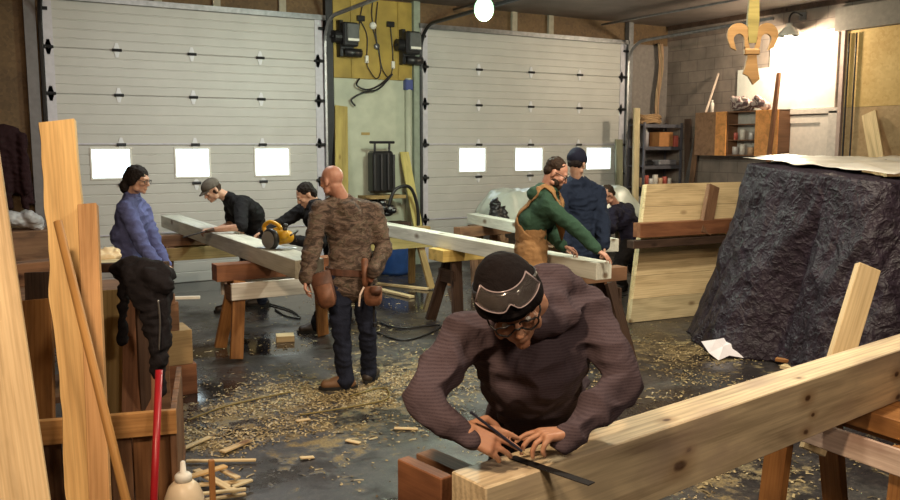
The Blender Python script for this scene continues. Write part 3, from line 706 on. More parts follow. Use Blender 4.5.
FP('side_rail', (.185, -.44, .575), (.185, .34, .575), .11, .03, ORANGEW, (1, 0, .2))
# left support: two upright boards on a trestle tight to the beam's end
ls = thing('trestle', 'dark stained plank trestle at the left end of the near beam', 'trestle', (1.03, 1.92, 0), (0, 0, 0))
Q1 = V((1.134, 2.209, 0.930)); Q2 = V((1.171, 2.005, 0.930)); Q3 = V((1.187, 2.278, 0.930)); Q4 = V((1.244, 2.042, 0.930))
def LP(nm, a, b, w, th, m, up=(0, 0, 1)):
    return rel(plank(nm, a, b, w, th, m, up), ls)
dq = (Q2-Q1).normalized(); nq = V((-dq.y, dq.x, 0)); nq = nq if nq.x > 0 else -nq
LP('front_board', Q1-V((0, 0, .17)), Q2-V((0, 0, .17)), .045, .34, REDW)
off = nq*.085
LP('back_board', Q1+off-V((0, 0, .15)), Q2+off-V((0, 0, .15)), .07, .30, BROWNW)
LP('shelf_board', Q1+nq*.04-V((0, 0, .37)), Q2+nq*.04-V((0, 0, .37)), .20, .06, BROWNW)
for q in (Q1+dq*.04, Q2-dq*.04):
    for s in (-1, 1): LP('leg', q+nq*(.04+s*.06)-V((0, 0, .40)), q+nq*(.04+s*.22)-V((0, 0, .918)), .09, .04, BROWNW, nq)
sawtop = plank('saddle_block', A0+FBd*.18-V((0, 0, .16)), A0+FBd*.42-V((0, 0, .16)), .18, .08, BROWNW); rel(sawtop, ls)
for s in (-1, 1):
    for k in (.2, .40): LP('leg', A0+FBd*k+FBn*(s*.05)-V((0, 0, .20)), A0+FBd*(k+(.0))+FBn*(s*.20)-V((0, 0, .838)), .08, .04, BROWNW, FBn)

# ------------------------------------------------------------------ panels and the tarped pile
tp = thing('pine_stack', 'stack of tilted pine board panels with brown cross timbers left of the tarped pile', 'lumber', (6.10, 6.55, 0))
pl_ = V((6.10, 6.58, .0)); pr_ = V((7.75, 6.42, .0)); tl_ = V((6.42, 6.72, 1.46)); tr_ = tl_+(pr_-pl_)
pnn = (pr_-pl_).cross(tl_-pl_).normalized(); pnn = -pnn if pnn.y < 0 else pnn
for k in range(3):
    off = pnn*(.046*k) + V((.022*k, 0, .004))
    for j in range(6):                               # wide boards edge to edge, their ends on the slant
        q = [pl_.lerp(tl_, j/6+.001), pr_.lerp(tr_, j/6+.001), pr_.lerp(tr_, (j+1)/6-.001), pl_.lerp(tl_, (j+1)/6-.001)]
        ctr = (q[0]+q[1]+q[2]+q[3])/4+off; Fq = frame(pr_-pl_, pnn); iv = Fq.inverted()
        bm = bmesh.new(); A = [bm.verts.new(iv@(v+off-ctr)) for v in q]; Bq = [bm.verts.new(iv@(v+off+pnn*.042-ctr)) for v in q]
        bm.faces.new(A); bm.faces.new(Bq[::-1])
        for i in range(4): bm.faces.new((A[i], Bq[i], Bq[(i+1) % 4], A[(i+1) % 4]))
        o = put('panel_board', done(bm), PINE if (k+j) % 3 else PINEG); o.matrix_basis = M.Translation(ctr) @ Fq.to_4x4(); rel(o, tp)
rel(plank('cross_timber', (6.08, 6.50, 1.00), (7.60, 6.36, 1.00), .12, .15, REDW), tp)
rel(plank('cross_timber', (5.98, 6.48, .86), (7.30, 6.36, .86), .12, .08, DARKW), tp)
rel(plank('strut', (6.95, 6.38, .93), (7.12, 6.44, 1.44), .16, .05, BROWNW, up=(0, -1, 0)), tp)
tm, tnt, tb = mat('black_tarp')
tv = coords(tnt, rand=False); tn = N(tnt, 'ShaderNodeTexNoise', Scale=6.0, Detail=8.0, Distortion=1.5, Roughness=.65); tnt.links.new(tv, tn.inputs[0])
tr0 = ramp(tnt, tn.outputs[0], [(.3, (.010, .006, .010)), (.7, (.030, .019, .031))]); tnt.links.new(tr0.outputs[0], tb.inputs['Base Color']); tb.inputs['Roughness'].default_value = .55; tb.inputs['Specular IOR Level'].default_value = .35
hs = None
for sc_, am_ in ((4.0, 1.0), (9.0, .6), (21.0, .35)):
    t_ = N(tnt, 'ShaderNodeTexNoise', Scale=sc_, Detail=1.5, Distortion=.6); tnt.links.new(tv, t_.inputs[0])
    r_ = ramp(tnt, t_.outputs[0], [(.36, (0, 0, 0)), (.5, (1, 1, 1)), (.64, (0, 0, 0))])
    q_ = N(tnt, 'ShaderNodeMath', operation='MULTIPLY'); tnt.links.new(r_.outputs[0], q_.inputs[0]); q_.inputs[1].default_value = am_
    if hs is None: hs = q_.outputs[0]
    else:
        z_ = N(tnt, 'ShaderNodeMath', operation='ADD'); tnt.links.new(hs, z_.inputs[0]); tnt.links.new(q_.outputs[0], z_.inputs[1]); hs = z_.outputs[0]
bump(tnt, tb, hs, .55, .018)
# draped sheet: rows run from the pile's top down its near faces to the floor
pile = thing('tarped_pile', 'tall timber pile under a black tarp at the right, white plastic on top', 'pile', (7.4, 5.0, 0))
path = [V((8.2, 5.44)), V((7.2, 5.46)), V((6.62, 5.46)), V((6.36, 5.30)), V((6.27, 5.0)), V((6.18, 4.5)), V((6.14, 4.12)), V((6.28, 3.86)), V((6.8, 3.80)), V((7.7, 3.78)), V((8.8, 3.76))]
pp = smoothpts([V((p.x, p.y, 0)) for p in path], 24)
nrm = []
for i in range(len(pp)):
    d = pp[min(i+1, len(pp)-1)]-pp[max(i-1, 0)]; nrm.append(V((d.y, -d.x, 0)).normalized()*(1))
cen = V((7.6, 4.6, 0))
for i in range(len(pp)):
    if nrm[i].dot(pp[i]-cen) < 0: nrm[i] = -nrm[i]
def crease(q, k=0): return 1-2*min(1, abs(noise.noise(q))*3.2)
bm = bmesh.new(); rows = []
NV = 90; arc_ = 0
for i, p in enumerate(pp):
    if i: arc_ += (p-pp[i-1]).length
    col = []; u = arc_
    far = min(1, max(0, (p.y-4.7)/.7))*min(1, max(0, (7.0-p.x)/.4))          # the far corner is pulled out wide at the floor
    foot = .12+.20*(.5+.5*math.sin(u*1.9+1))+.42*far
    ztop = 1.60+.115*max(0, min(1, (p.y-3.9)/1.4))
    for j in range(NV+1):
        t = j/NV
        if t < .08:
            k = t/.08; q = p - nrm[i]*(.35*(1-k)); z = ztop+.02*(1-k); amp = .012; kk = 0
        else:
            k = (t-.08)/.92; kk = k; z = ztop*(1-k)+.004
            fan = (abs(math.sin(u*3.3+2.0*noise.noise(V((u*.8, k*.8, 3)))))-.5)*.20+(abs(math.sin(u*7.1+k*2+noise.noise(V((u, k, 9)))*3))-.5)*.07
            q = p + nrm[i]*(.02+foot*k**1.5+fan*k**.6)
            amp = .05*min(1, k*5+.15)
        w = V((q.x*1.7+z*.8, q.y*1.7+z*.6, z*1.5-q.y*.5))
        f = crease(w+V((0, 0, 7))); h = crease(w*2.1+V((3, 1, 9))); g = noise.noise(w*1.3+V((8, 2, 2)))
        w3 = V((q.x*3.1+z*.5, q.y*3.1+z*.4, z*1.0)); q = q + nrm[i]*(amp*(crease(w3)*.35+noise.noise(w3*.6)*.6+crease(w3*2.7+V((1, 7, 3)))*.16+h*.10)) + V((0, 0, 1))*0
        zz = max(.006, z + amp*.25*g*(1 if kk > 0 else .5))
        col.append(bm.verts.new((q.x-7.4, q.y-5.0, zz)))
    rows.append(col)
for i in range(len(rows)-1):
    for j in range(NV): bm.faces.new((rows[i][j], rows[i][j+1], rows[i+1][j+1], rows[i+1][j]))
tarp = put('black_tarp', done(bm, True), tm, pile)
md = tarp.modifiers.new('thick', 'SOLIDIFY'); md.thickness = .004
boxes('lumber_core', [((.45, -.37, .77), (2.7, 1.30, 1.52))], DARKW, pile)
bm = bmesh.new(); rows = []
for i in range(50):
    row = []
    for j in range(40):
        x = 6.36+2.5*i/49; y = 3.93+1.50*j/39
        if i == 0: x += .04*math.sin(j*.5)
        e = min(i/3, 1, j/3)
        z = 1.635+.105*(y-3.9)/1.4+.035*abs(noise.noise(V((x*2, y*2, 1))))+.02*noise.noise(V((x*5, y*5, 3)))+.03*max(0, 1-abs(x-6.9))
        row.append(bm.verts.new((x-7.4, y-5.0, z)))
    rows.append(row)
for i in range(49):
    for j in range(39): bm.faces.new((rows[i][j], rows[i+1][j], rows[i+1][j+1], rows[i][j+1]))
sheet = put('white_sheet', done(bm, True), plain('white_poly', (.60, .56, .50), .3, var=.08, scale=6, bmp=.4), pile); sheet.modifiers.new('t', 'SOLIDIFY').thickness = .004
bm = bmesh.new(); rows = []
for i in range(24):                                 # its loose flap hanging over the near side
    row = []
    for j in range(22):
        x = 6.62+2.3*i/23; k = j/21; y = 3.96-.30*min(1, k*2.2)-.10*k-.02*math.sin(i*.9+k*3); z = 1.650-.75*max(0, k-.25)*(.4+.6*min(1, i/9))
        row.append(bm.verts.new((x-7.4, y-5.0, z+.02*noise.noise(V((x*4, k*4, 0))))))
    rows.append(row)
for i in range(23):
    for j in range(21): bm.faces.new((rows[i][j], rows[i+1][j], rows[i+1][j+1], rows[i][j+1]))
fl_ = put('sheet_flap', done(bm, True), bpy.data.materials['white_poly'], pile); fl_.modifiers.new('t', 'SOLIDIFY').thickness = .004
bm = bmesh.new()
P_ = [bm.verts.new(q) for q in ((-.24, .02, .13), (-.12, -.03, .16), (.02, .03, .17), (.17, .02, .15), (.26, -.05, .03), (.12, -.13, .012), (-.03, -.12, .035), (-.14, -.17, .004), (-.20, -.08, .05), (-.07, -.07, .11), (.08, -.04, .14))]
for f_ in ((0, 1, 8), (1, 9, 8), (1, 2, 9), (2, 10, 9), (2, 3, 10), (3, 4, 10), (4, 5, 10), (5, 6, 10), (6, 9, 10), (6, 7, 9), (7, 8, 9)): bm.faces.new([P_[i] for i in f_])
o = put('crumpled_paper', done(bm), plain('paper_white', (.78, .75, .80), .7, var=.04)); o.modifiers.new('t', 'SOLIDIFY').thickness = .004; o.location = (5.890, 5.080, 0.000); o.rotation_euler = (0, 0, R(-30)); tag(o, 'crumpled white paper on the floor at the foot of the black tarp', 'paper')
plank('tilted_board', (3.422, 2.430, 0.437), (3.864, 2.491, 1.282), .115, .045, PINE, up=(-.5, -.85, .1), label='short pale board leaning on the tarp behind the near beam', cat='board')
plank('floor_lath', (6.024, 4.676, 0.045), (6.248, 4.165, 0.045), .06, .03, ORANGEW, label='thin orange lath lying upper of two at the foot of the tarp', cat='lath')
plank('floor_lath', (5.953, 4.557, 0.020), (6.053, 4.137, 0.020), .09, .03, PINE, label='pale lath lying under the orange one at the foot of the tarp', cat='lath')
# plastic-covered heap by the right garage door
hp = thing('sheeted_heap', 'low heap under translucent plastic sheeting in front of the right garage door', 'heap', (8.6, 10.9, 0))
boxes('bench_top', [((0, 0, .60), (3.3, .70, .06))], BROWNW, hp); 
for sx in (-1.5, -.5, .5, 1.5): boxes('leg', [((sx, -.25, .285), (.10, .10, .57))], BROWNW, hp); boxes('leg', [((sx, .25, .285), (.10, .10, .57))], BROWNW, hp)
bm = bmesh.new(); rows = []
for i in range(70):
    row = []
    for j in range(26):
        u = i/69; v = j/25; x = -1.55+3.15*u; y = -.40+.72*v
        hgt = .52*min(1, v*3.0)**.6*min(1, u*9+.05)**.6*min(1, (1-u)*7)**.6
        z = .64+hgt*(1-.22*math.exp(-((u-.55)/.16)**2))+.05*noise.noise(V((x*3, y*4, 2)))+.035*(1-abs(noise.noise(V((x*5, y*5, 8))))*2)
        row.append(bm.verts.new((x+.03*noise.noise(V((y*6, x*4, 1))), y, z)))
    rows.append(row)
for i in range(69):
    for j in range(25): bm.faces.new((rows[i][j], rows[i+1][j], rows[i+1][j+1], rows[i][j+1]))
o = put('plastic_sheet', done(bm, True), plain('milky_sheet', (.52, .56, .50), .3, var=.12, scale=5, bmp=.4), hp); o.modifiers.new('t', 'SOLIDIFY').thickness = .004
boxes('covered_stack', [((.1, .10, .80), (2.7, .40, .34))], BROWNW, hp, .02)
bm = bmesh.new()
cap(bm, (6.96, 10.44, .70), (6.98, 10.50, 1.02), .13, .075); cap(bm, (7.04, 10.42, .70), (7.10, 10.50, .92), .12, .06); ell(bm, (7.16, 10.40, .68), (.24, .13, .07)); ell(bm, (6.92, 10.42, .66), (.16, .14, .07))
o = fuse('black_bag', bm, BLKP, None, .012, 3, .03, 9); tag(o, 'slumped black bag on the left end of the sheeted heap', 'bag')

# ------------------------------------------------------------------ lumber on the left
def live_board(name, a, b, w, t, m, up, label, cat, edge=True):
    a, b = V(a), V(b); L = (b-a).length; n = 60
    bm = bmesh.new(); A = []
    for k in range(n+1):
        x = -L/2+L*k/n; yl = -w/2+.004*noise.noise(V((x*3, 1, 0))); yr = w/2+(.02*noise.noise(V((x*2.5, 5, 0)))+.012*noise.noise(V((x*7, 2, 0))) if edge else 0)
        A.append([bm.verts.new((x, yl, -t/2)), bm.verts.new((x, yr, -t/2)), bm.verts.new((x, yr-.012*edge, t/2)), bm.verts.new((x, yl, t/2))])
    for k in range(n):
        for q in range(4):
            f = bm.faces.new((A[k][q], A[k+1][q], A[k+1][(q+1) % 4], A[k][(q+1) % 4]))
            if q == 1 and edge: f.material_index = 1
    bm.faces.new(A[0]); bm.faces.new(A[-1][::-1])
    o = put(name, done(bm), [m, BARK]); o.matrix_basis = M.Translation((a+b)/2) @ frame(b-a, up).to_4x4()
    return tag(o, label, cat)
CAMV = V((0, 0, 1.88))
live_board('wide_board', (0.415, 3.727, -0.007), (0.447, 4.548, 1.991), .178, .035, WARMW, (-.35, -.93, .05), 'wide amber board with bark edge leaning on the front of the lumber bin', 'board')
plank('pale_board', (0.184, 3.486, 0.048), (0.064, 4.213, 2.156), .19, .035, CREAMW, up=(-.2, -.95, .05), label='pale cream board leaning at the far left edge of the lumber', cat='board')
plank('brown_board', (0.436, 3.613, -0.070), (0.540, 4.296, 1.598), .085, .05, wood('russet_board', (.66, .38, .17), (.44, .22, .08)), up=(-.3, -.9, .05), label='narrow russet board standing right of the wide amber board', cat='board')
bm = bmesh.new(); a_ = V((0.557, 3.203, 0.100)); b_ = V((0.385, 4.075, 1.542)); tube(bm, [V((-(b_-a_).length/2, 0, 0)), V(((b_-a_).length/2, 0, 0))], .019, 14)
o = put('wooden_pole', done(bm, True), wood('pole_wood', (.50, .27, .09), (.36, .17, .05), knots=False)); o.matrix_basis = M.Translation((a_+b_)/2) @ frame(b_-a_).to_4x4(); tag(o, 'round wooden pole leaning across the wide amber board', 'pole')
bm = bmesh.new(); a_ = V((0.652, 3.751, -0.013)); b_ = V((0.781, 4.042, 0.822)); tube(bm, [V((-(b_-a_).length/2, 0, 0)), V(((b_-a_).length/2, 0, 0))], .017, 14)
o = put('red_pole', done(bm, True), plain('red_paint', (.36, .012, .02), .35)); o.matrix_basis = M.Translation((a_+b_)/2) @ frame(b_-a_).to_4x4(); tag(o, 'red metal pole leaning on the front of the lumber bin', 'pole')
# bin
bn = thing('lumber_bin', 'rough plank bin holding the upright lumber at the left', 'bin', (.3, 4.25, 0))
c1 = V((0.864, 4.101, 0.601)); ZB = c1.z
c0 = V((-0.050, 4.340, 0.557)); c0.z = ZB
dd = (c1-c0).normalized(); nn = V((-dd.y, dd.x, 0)); LB = (c1-c0).length
def B(nm, s0, s1, z, h, off, th, m): return rel(plank(nm, c0+dd*s0+nn*off+V((0, 0, z-ZB)), c0+dd*s1+nn*off+V((0, 0, z-ZB)), h, th, m, up=-nn), bn)
B('top_slat', 0, LB, ZB-.06, .12, 0, .035, wood('slat_orange', (.50, .27, .10), (.36, .17, .055)))
n_ = 9
for k in range(n_):
    s = LB*(k+.5)/n_
    p = c0+dd*s+nn*.038
    rel(plank('wall_plank', (p.x, p.y, .01), (p.x, p.y, ZB-.03), LB/n_-.006, .03, [BROWNW, ORANGEW, DARKW][k % 3] if k < 7 else wood('bin_plank%d' % k, (.24, .115, .05), (.15, .065, .028)), up=-nn), bn)
for k in range(4):
    p = c1+nn*(.12+.24*k)
    rel(plank('wall_plank', (p.x-.02, p.y, .01), (p.x-.02, p.y, ZB-.03), .23, .03, BROWNW, up=dd), bn)
rel(plank('floor_board', c0+nn*.5-V((0, 0, ZB-.06)), c1+nn*.5-V((0, 0, ZB-.06)), .92, .05, BROWNW), bn)
# boards standing in the back of the bin
SP = (((0.795, 4.815, 0.000), (0.888, 5.023, 1.003), .19, wood('umber_plank', (.34, .165, .09), (.20, .09, .05)), 'reddish brown plank standing in the bin under the black jacket'),
      ((0.685, 4.935, -0.020), (0.772, 5.212, 1.032), .14, OLIVEW, 'olive brown plank standing in the bin left of the black jacket'),
      ((0.278, 4.841, 0.099), (0.344, 5.170, 1.019), .20, ORANGEW, 'orange plank standing in the bin between the pale and amber boards'))
for a, b, w, m_, lab in SP:
    a = V(a); b = V(b); a2 = b+(a-b)*((b.z-.08)/(b.z-a.z)); plank('standing_plank', a2, b, w, .04, m_, up=(-.4, -.9, 0), label=lab, cat='plank')
# bench behind with its clutter
bc = thing('workbench', 'heavy dark workbench behind the upright lumber at the left', 'workbench', (.22, 6.1, 0))
boxes('bench_top', [((.0, 0, .86), (2.0, .85, .08))], BROWNW, bc, .006)
boxes('apron', [((0, -.38, .72), (1.9, .06, .20))], DARKW, bc, .004)
for sx in (-.9, .9):
    for sy in (-.32, .32): boxes('leg', [((sx, sy, .41), (.11, .11, .82))], BROWNW, bc, .004)
boxes('lower_shelf', [((0, 0, .25), (1.8, .6, .04))], BROWNW, bc)
tag(plank('bench_timber', (0.233, 6.535, 0.980), (0.864, 6.725, 0.980), .16, .16, BROWNW), 'brown squared timber lying along the front of the workbench', 'timber')
tag(plank('dark_block', (0.423, 5.719, 1.100), (0.409, 5.671, 0.707), .16, .08, DARKW, up=(-.3, -.9, 0)), 'dark block hanging at the bench front between the boards', 'block')
bm = bmesh.new(); ell(bm, (0, 0, .04), (.17, .12, .05)); ell(bm, (.07, .05, .075), (.10, .09, .04)); ell(bm, (-.08, -.02, .075), (.08, .08, .035)); 
o = fuse('cream_cloth', bm, plain('cream_cloth', (.66, .50, .30), .9), None, .012, 2, .012, 16); o.location = V((1.021, 7.508, 0.905)); tag(o, 'crumpled cream cloth on the right end of the workbench', 'cloth')
tag(plank('bench_board', (0.959, 7.335, 0.922), (1.185, 7.202, 0.922), .26, .03, PINEG), 'pale short board on the right end of the workbench', 'board')
bm = bmesh.new()
for k in range(7): ell(bm, (rnd.uniform(-.16, .16), rnd.uniform(-.10, .10), .06+rnd.uniform(0, .08)), (.12, .10, .07), Euler((rnd.random(), rnd.random(), 0)).to_matrix(), 12, 8)
o = fuse('plastic_bag', bm, plain('bag_grey', (.40, .39, .40), .35), None, .014, 2, .014, 12); o.location = V((0.649, 10.931, 0.920))+V((0, 0, -.01)); tag(o, 'grey white plastic bag on the timbers behind the workbench', 'bag')
tag(boxes('timber_crib', [((0, 0, .45), (1.0, .55, .90))], BROWNW, None, .01, (V((0.649, 10.931, 0.920))[0]-.05, V((0.649, 10.931, 0.920))[1]+.02, 0)), 'brown timber crate under the grey plastic bag at the far left', 'crate')
for k, (x, y, d_, L_, m_, lab) in enumerate(((16, 244, 6.6, .30, wood('grey_block', (.26, .24, .20), (.16, .15, .12)), 'grey wood block in the stack left on the workbench'), (34, 246, 6.3, .26, OLIVEW, 'olive wood block beside the grey block on the workbench'))):
    p = V((-.36, 5.98, .976)) if k == 0 else V((.02, 6.15, .976))
    tag(plank('wood_block', p-V((L_/2, 0, 0)), p+V((L_/2, 0, 0)), .18, .15, m_), lab, 'block')
# hanging jackets
def drape(name, top, w, h, m_, label, cat, flare=.15, depth=.10, seed=1, facing=(0, -1, 0), hood=True):
    f = V(facing).normalized(); r = V((f.y, -f.x, 0)); r = -r if r.dot(V((1, 0, 0))) < 0 else r
    t = V(top); bm = bmesh.new()
    ell(bm, t-V((0, 0, .06)), (w*.42, depth*.8, .09), frame(r))
    for k in range(9):
        s = -1+2*k/8
        cap(bm, t+r*(s*w*.36)-V((0, 0, .10+.03*abs(s)))+f*(.02*math.sin(k*2.2+seed)), t+r*(s*w*(.5+flare))-V((0, 0, h*(.86+.14*math.sin(k*1.7+seed))))+f*(.04*math.sin(k*2.9+seed)), .06, .045, 10, 1.2, f)
    for s in (-1, 1): cap(bm, t+r*(s*w*.46)-V((0, 0, .12))+f*.05, t+r*(s*w*(.50))-V((0, 0, h*.78))+f*.08, .062, .05)
    base = thing(name, label, cat, (t.x, t.y, t.z-h))
    fuse('jacket_body', bm, m_, base, .014, 3, .016, 8, seed)
    return base
JK = cloth('black_jacket_cloth', (.020, .017, .020), (.010, .009, .011))
jb = thing('black_jacket', 'black jacket slung over the end rail of the workbench', 'jacket', (V((0.850, 4.734, 0.875)).x, V((0.850, 4.734, 0.875)).y, .75))
bm = bmesh.new()
for px in ((0.772, 4.827, 1.201), (0.808, 4.762, 1.217), (0.850, 4.712, 1.210), (0.896, 4.684, 1.199), (0.936, 4.680, 1.180)): ell(bm, px, (.075, .075, .060), None, 12, 8)
for a_, b_, ra_, rb_ in (((0.923, 4.642, 1.181), (0.896, 4.613, 0.549), .055, .026), ((0.881, 4.640, 1.162), (0.885, 4.612, 0.663), .055, .040), ((0.825, 4.672, 1.152), (0.871, 4.627, 0.866), .052, .04), ((0.959, 4.666, 1.174), (0.930, 4.652, 0.798), .035, .04), ((0.763, 4.782, 1.180), (0.737, 4.791, 0.810), .030, .022), ((0.784, 4.699, 1.173), (0.813, 4.688, 1.052), .045, .03), ((0.858, 4.623, 1.188), (0.943, 4.599, 1.130), .045, .045)): cap(bm, a_, b_, ra_, rb_, 12)
fuse('jacket_body', bm, JK, jb, .011, 2, .016, 11, 3)
wire('zip', [V((0.888, 4.541, 1.069)), V((0.892, 4.535, 0.962)), V((0.881, 4.541, 0.800))], .0045, STEEL, jb)
plank('jacket_rail', (0.644, 4.973, 1.203), (0.985, 4.728, 1.220), .05, .05, DARKW, label='dark rail the black jacket hangs from', cat='rail')
plank('rail_post', (V((0.862, 4.867, 1.200))[0], V((0.862, 4.867, 1.200))[1]+.02, .0), (V((0.862, 4.867, 1.200))[0], V((0.862, 4.867, 1.200))[1]+.02, V((0.862, 4.867, 1.200))[2]-.03), .06, .05, DARKW, up=(0, -1, 0), label='dark post carrying the rail of the black jacket', cat='post')
dc_ = drape('dark_coat', (.56, 11.58, 2.10), .40, 1.0, cloth('wine_coat', (.035, .014, .016), (.016, .008, .01)), 'dark coat hanging on the brown wall left of the left garage door', 'coat', .12, .10, 8, (0, -1, 0)); rel(boxes('hook', [((.56, 11.69, 2.08), (.03, .12, .04))], DKMET), dc_)
# stacked blocks beside the jacket
bp = V((1.361, 6.342, 0.000))
for (w, z0, z1, dx, m_, lab) in ((.28, 0, .235, 0, REDW, 'dark red block at the bottom of the block stack behind the jacket'), (.23, .237, .50, .0, wood('tan_block', (.42, .29, .14), (.27, .17, .08)), 'tan block in the middle of the block stack behind the jacket'), (.15, .502, .72, -.05, BROWNW, 'small brown block on top of the block stack behind the jacket')):
    tag(plank('cribbing_block', bp+V((dx-w/2, .15, (z0+z1)/2)), bp+V((dx+w/2, .15, (z0+z1)/2)), .30, z1-z0, m_), lab, 'block')
plank('white_tube', bp+V((-.06, .12, .735)), bp+V((.19, .02, .735)), .024, .024, WHITEP, label='thin white stick lying on top of the block stack', cat='stick')
# jug, rod and offcuts
jp = V((0.850, 3.939, 0.000)); jp.z = 0
jg = thing('plastic_jug', 'cream plastic jug with nozzle on the floor by the bin', 'jug', jp)
CREAMP = plain('cream_plastic', (.68, .56, .40), .4, var=.05)
bm = bmesh.new(); lathe(bm, [(.03, 0), (.085, 0), (.095, .02), (.096, .17), (.090, .22), (.070, .27), (.045, .295), (.03, .30)], 26); put('body', done(bm, True), CREAMP, jg)
bm = bmesh.new(); lathe(bm, [(.01, .295), (.040, .295), (.040, .325), (.030, .335), (.015, .34), (.012, .39), (.006, .395)], 20); put('nozzle_cap', done(bm, True), WHITEP, jg)
rp = V((0.994, 3.976, 0.000)); plank('upright_stick', rp, rp+V((0.0, .0, .36)), .026, .026, ORANGEW, up=(0, -1, 0), label='short stick standing upright among the offcuts by the jug', cat='stick')
OC = ((186, 461, 256, 460, .02, PINE), (184, 486, 250, 481, .05, PINE), (196, 470, 236, 492, .02, PINE), (190, 495, 246, 489, .03, PINEG), (222, 470, 238, 478, .03, PINE), (186, 478, 226, 466, .04, WARMW), (205, 500, 246, 494, .06, PINE), (180, 450, 210, 437, .02, PINEG), (222, 452, 250, 440, .02, PINE), (230, 488, 252, 480, .02, PINEG))
OCP = ((1.081, 4.921, 0.020), (1.444, 4.726, 0.020), (0.984, 4.551, 0.020), (1.318, 4.435, 0.020), (1.080, 4.673, 0.050), (1.187, 4.257, 0.050), (0.952, 4.270, 0.080), (1.225, 4.198, 0.080), (1.207, 4.599, 0.050), (1.252, 4.438, 0.050), (0.987, 4.509, 0.080), (1.223, 4.571, 0.080), (1.036, 4.308, 0.020), (1.246, 4.273, 0.020), (1.093, 5.125, 0.020), (1.313, 5.264, 0.020), (1.306, 4.960, 0.020), (1.517, 5.079, 0.020), (1.175, 4.325, 0.050), (1.310, 4.372, 0.050))
for k in range(10):
    a, b = V(OCP[2*k]), V(OCP[2*k+1])
    plank('wood_offcut', a, b, .026+.010*(k % 3), .014, OC[k][5], label='pale narrow wood offcut in the scrap heap beside the cream jug', cat='offcut', group='offcuts beside the jug')
FS = (((2.585, 7.700, 0.030), (2.749, 7.652, 0.030), .16, .06, 'pale short block lying on the floor under the worn sawhorse'),
      ((1.904, 5.298, 0.015), (2.009, 5.310, 0.008), .035, .010, 'small pale chip block lying alone on the floor left of the foreground man'),
      ((2.415, 4.832, 0.015), (2.552, 4.752, 0.008), .035, .010, 'pale sliver lying beside the elbow of the foreground man'),
      ((4.805, 10.245, 0.020), (5.228, 9.440, 0.020), .06, .03, 'long pale stick on the floor behind the bald man'),
      ((4.667, 9.770, 0.020), (4.777, 9.033, 0.020), .08, .03, 'shorter pale stick on the floor near the tool belt of the bald man'),
      ((1.686, 4.636, 0.015), (1.771, 4.626, 0.008), .035, .010, 'small pale offcut on bare floor right of the scrap heap'),
      ((2.051, 4.790, 0.012), (2.110, 4.705, 0.008), .035, .010, 'little pale offcut left of the foreground elbow'))
for a, b, w, t_, lab in FS: plank('floor_offcut', a, b, w, t_, PINE, label=lab, cat='offcut')
wire('extension_cord', [(3.091, 9.689, 0.012), (3.211, 9.047, 0.012), (3.150, 8.564, 0.012), (3.056, 8.745, 0.012), (3.083, 9.191, 0.012)], .010, BLKP, None, 6, 8, 'black cord looping on the floor under the left beam', 'cord')
wire('extension_cord', [(3.570, 7.624, 0.012), (3.613, 7.085, 0.012), (3.925, 7.152, 0.012), (4.285, 7.480, 0.012), (3.858, 7.563, 0.012), (3.810, 7.934, 0.012)], .010, BLKP, None, 6, 8, 'black cord on the floor right of the bald man', 'cord')
wire('yellow_cord', [(1.275, 5.693, 0.015), (1.617, 5.879, 0.015), (2.102, 5.967, 0.015)], .007, plain('yellow_hose', (.20, .15, .045), .6), None, 8, 8, 'thin yellow cord running over the shavings left of the bald man', 'cord')
wire('yellow_cord', [(1.973, 5.407, 0.015), (2.346, 5.396, 0.015), (2.629, 5.422, 0.015), (2.751, 5.585, 0.015), (2.738, 5.716, 0.015), (2.454, 5.641, 0.015)], .007, bpy.data.materials['yellow_hose'], None, 8, 8, 'thin yellow cord curving round below the boots of the bald man', 'cord')

# shavings: uncountable curls and chips, thickest around the bald man's boots
bm = bmesh.new()
cl = (((3.021, 5.671, 0.000), .40, 1500), ((2.560, 5.695, 0.000), .42, 2600), ((2.148, 5.878, 0.000), .5, 2000), ((1.535, 5.592, 0.000), .42, 1500), ((1.212, 5.117, 0.000), .32, 1200), ((3.453, 6.773, 0.000), .9, 1000), ((2.128, 5.242, 0.000), .6, 700), ((5.683, 5.460, 0.000), .5, 1300), ((4.769, 5.012, 0.000), .4, 800), ((3.529, 3.205, -0.000), .35, 500), ((6.923, 7.659, 0.000), .9, 700), ((4.606, 9.024, 0.000), 1.3, 700), ((2.259, 7.477, 0.000), 1.0, 350), ((5.136, 4.300, 0.000), .35, 500), ((4.162, 2.832, -0.000), .4, 350), ((2.235, 4.138, 0.000), 1.2, 700))
for c, sg, n in cl:
    for k in range(n):
        x = c[0]+rnd.gauss(0, sg); y = c[1]+rnd.gauss(0, sg*.75)
        if not (-.5 < x < 11 and .6 < y < 11): continue
        if noise.noise(V((x*2.2, y*2.2, 5)))+.35*noise.noise(V((x*7, y*7, 1))) < rnd.uniform(-.35, .25): continue
        a = rnd.random()*6.28; L = rnd.choice((.008, .010, .014, .018, .025, .05))*rnd.uniform(.7, 1.3); w = rnd.uniform(.003, .008); hgt = rnd.uniform(.001, .007)
        ca, sa = math.cos(a), math.sin(a); z0 = rnd.uniform(.001, .004)
        prev = None
        for q in range(3):
            s = q/2-.5; lx = L*s; lz = z0+hgt*(1-4*s*s)
            p0 = bm.verts.new((x+lx*ca-w*sa, y+lx*sa+w*ca, max(.001, lz))); p1 = bm.verts.new((x+lx*ca+w*sa, y+lx*sa-w*ca, max(.001, lz+.002)))
            if prev: bm.faces.new((prev[0], p0, p1, prev[1]))
            prev = (p0, p1)
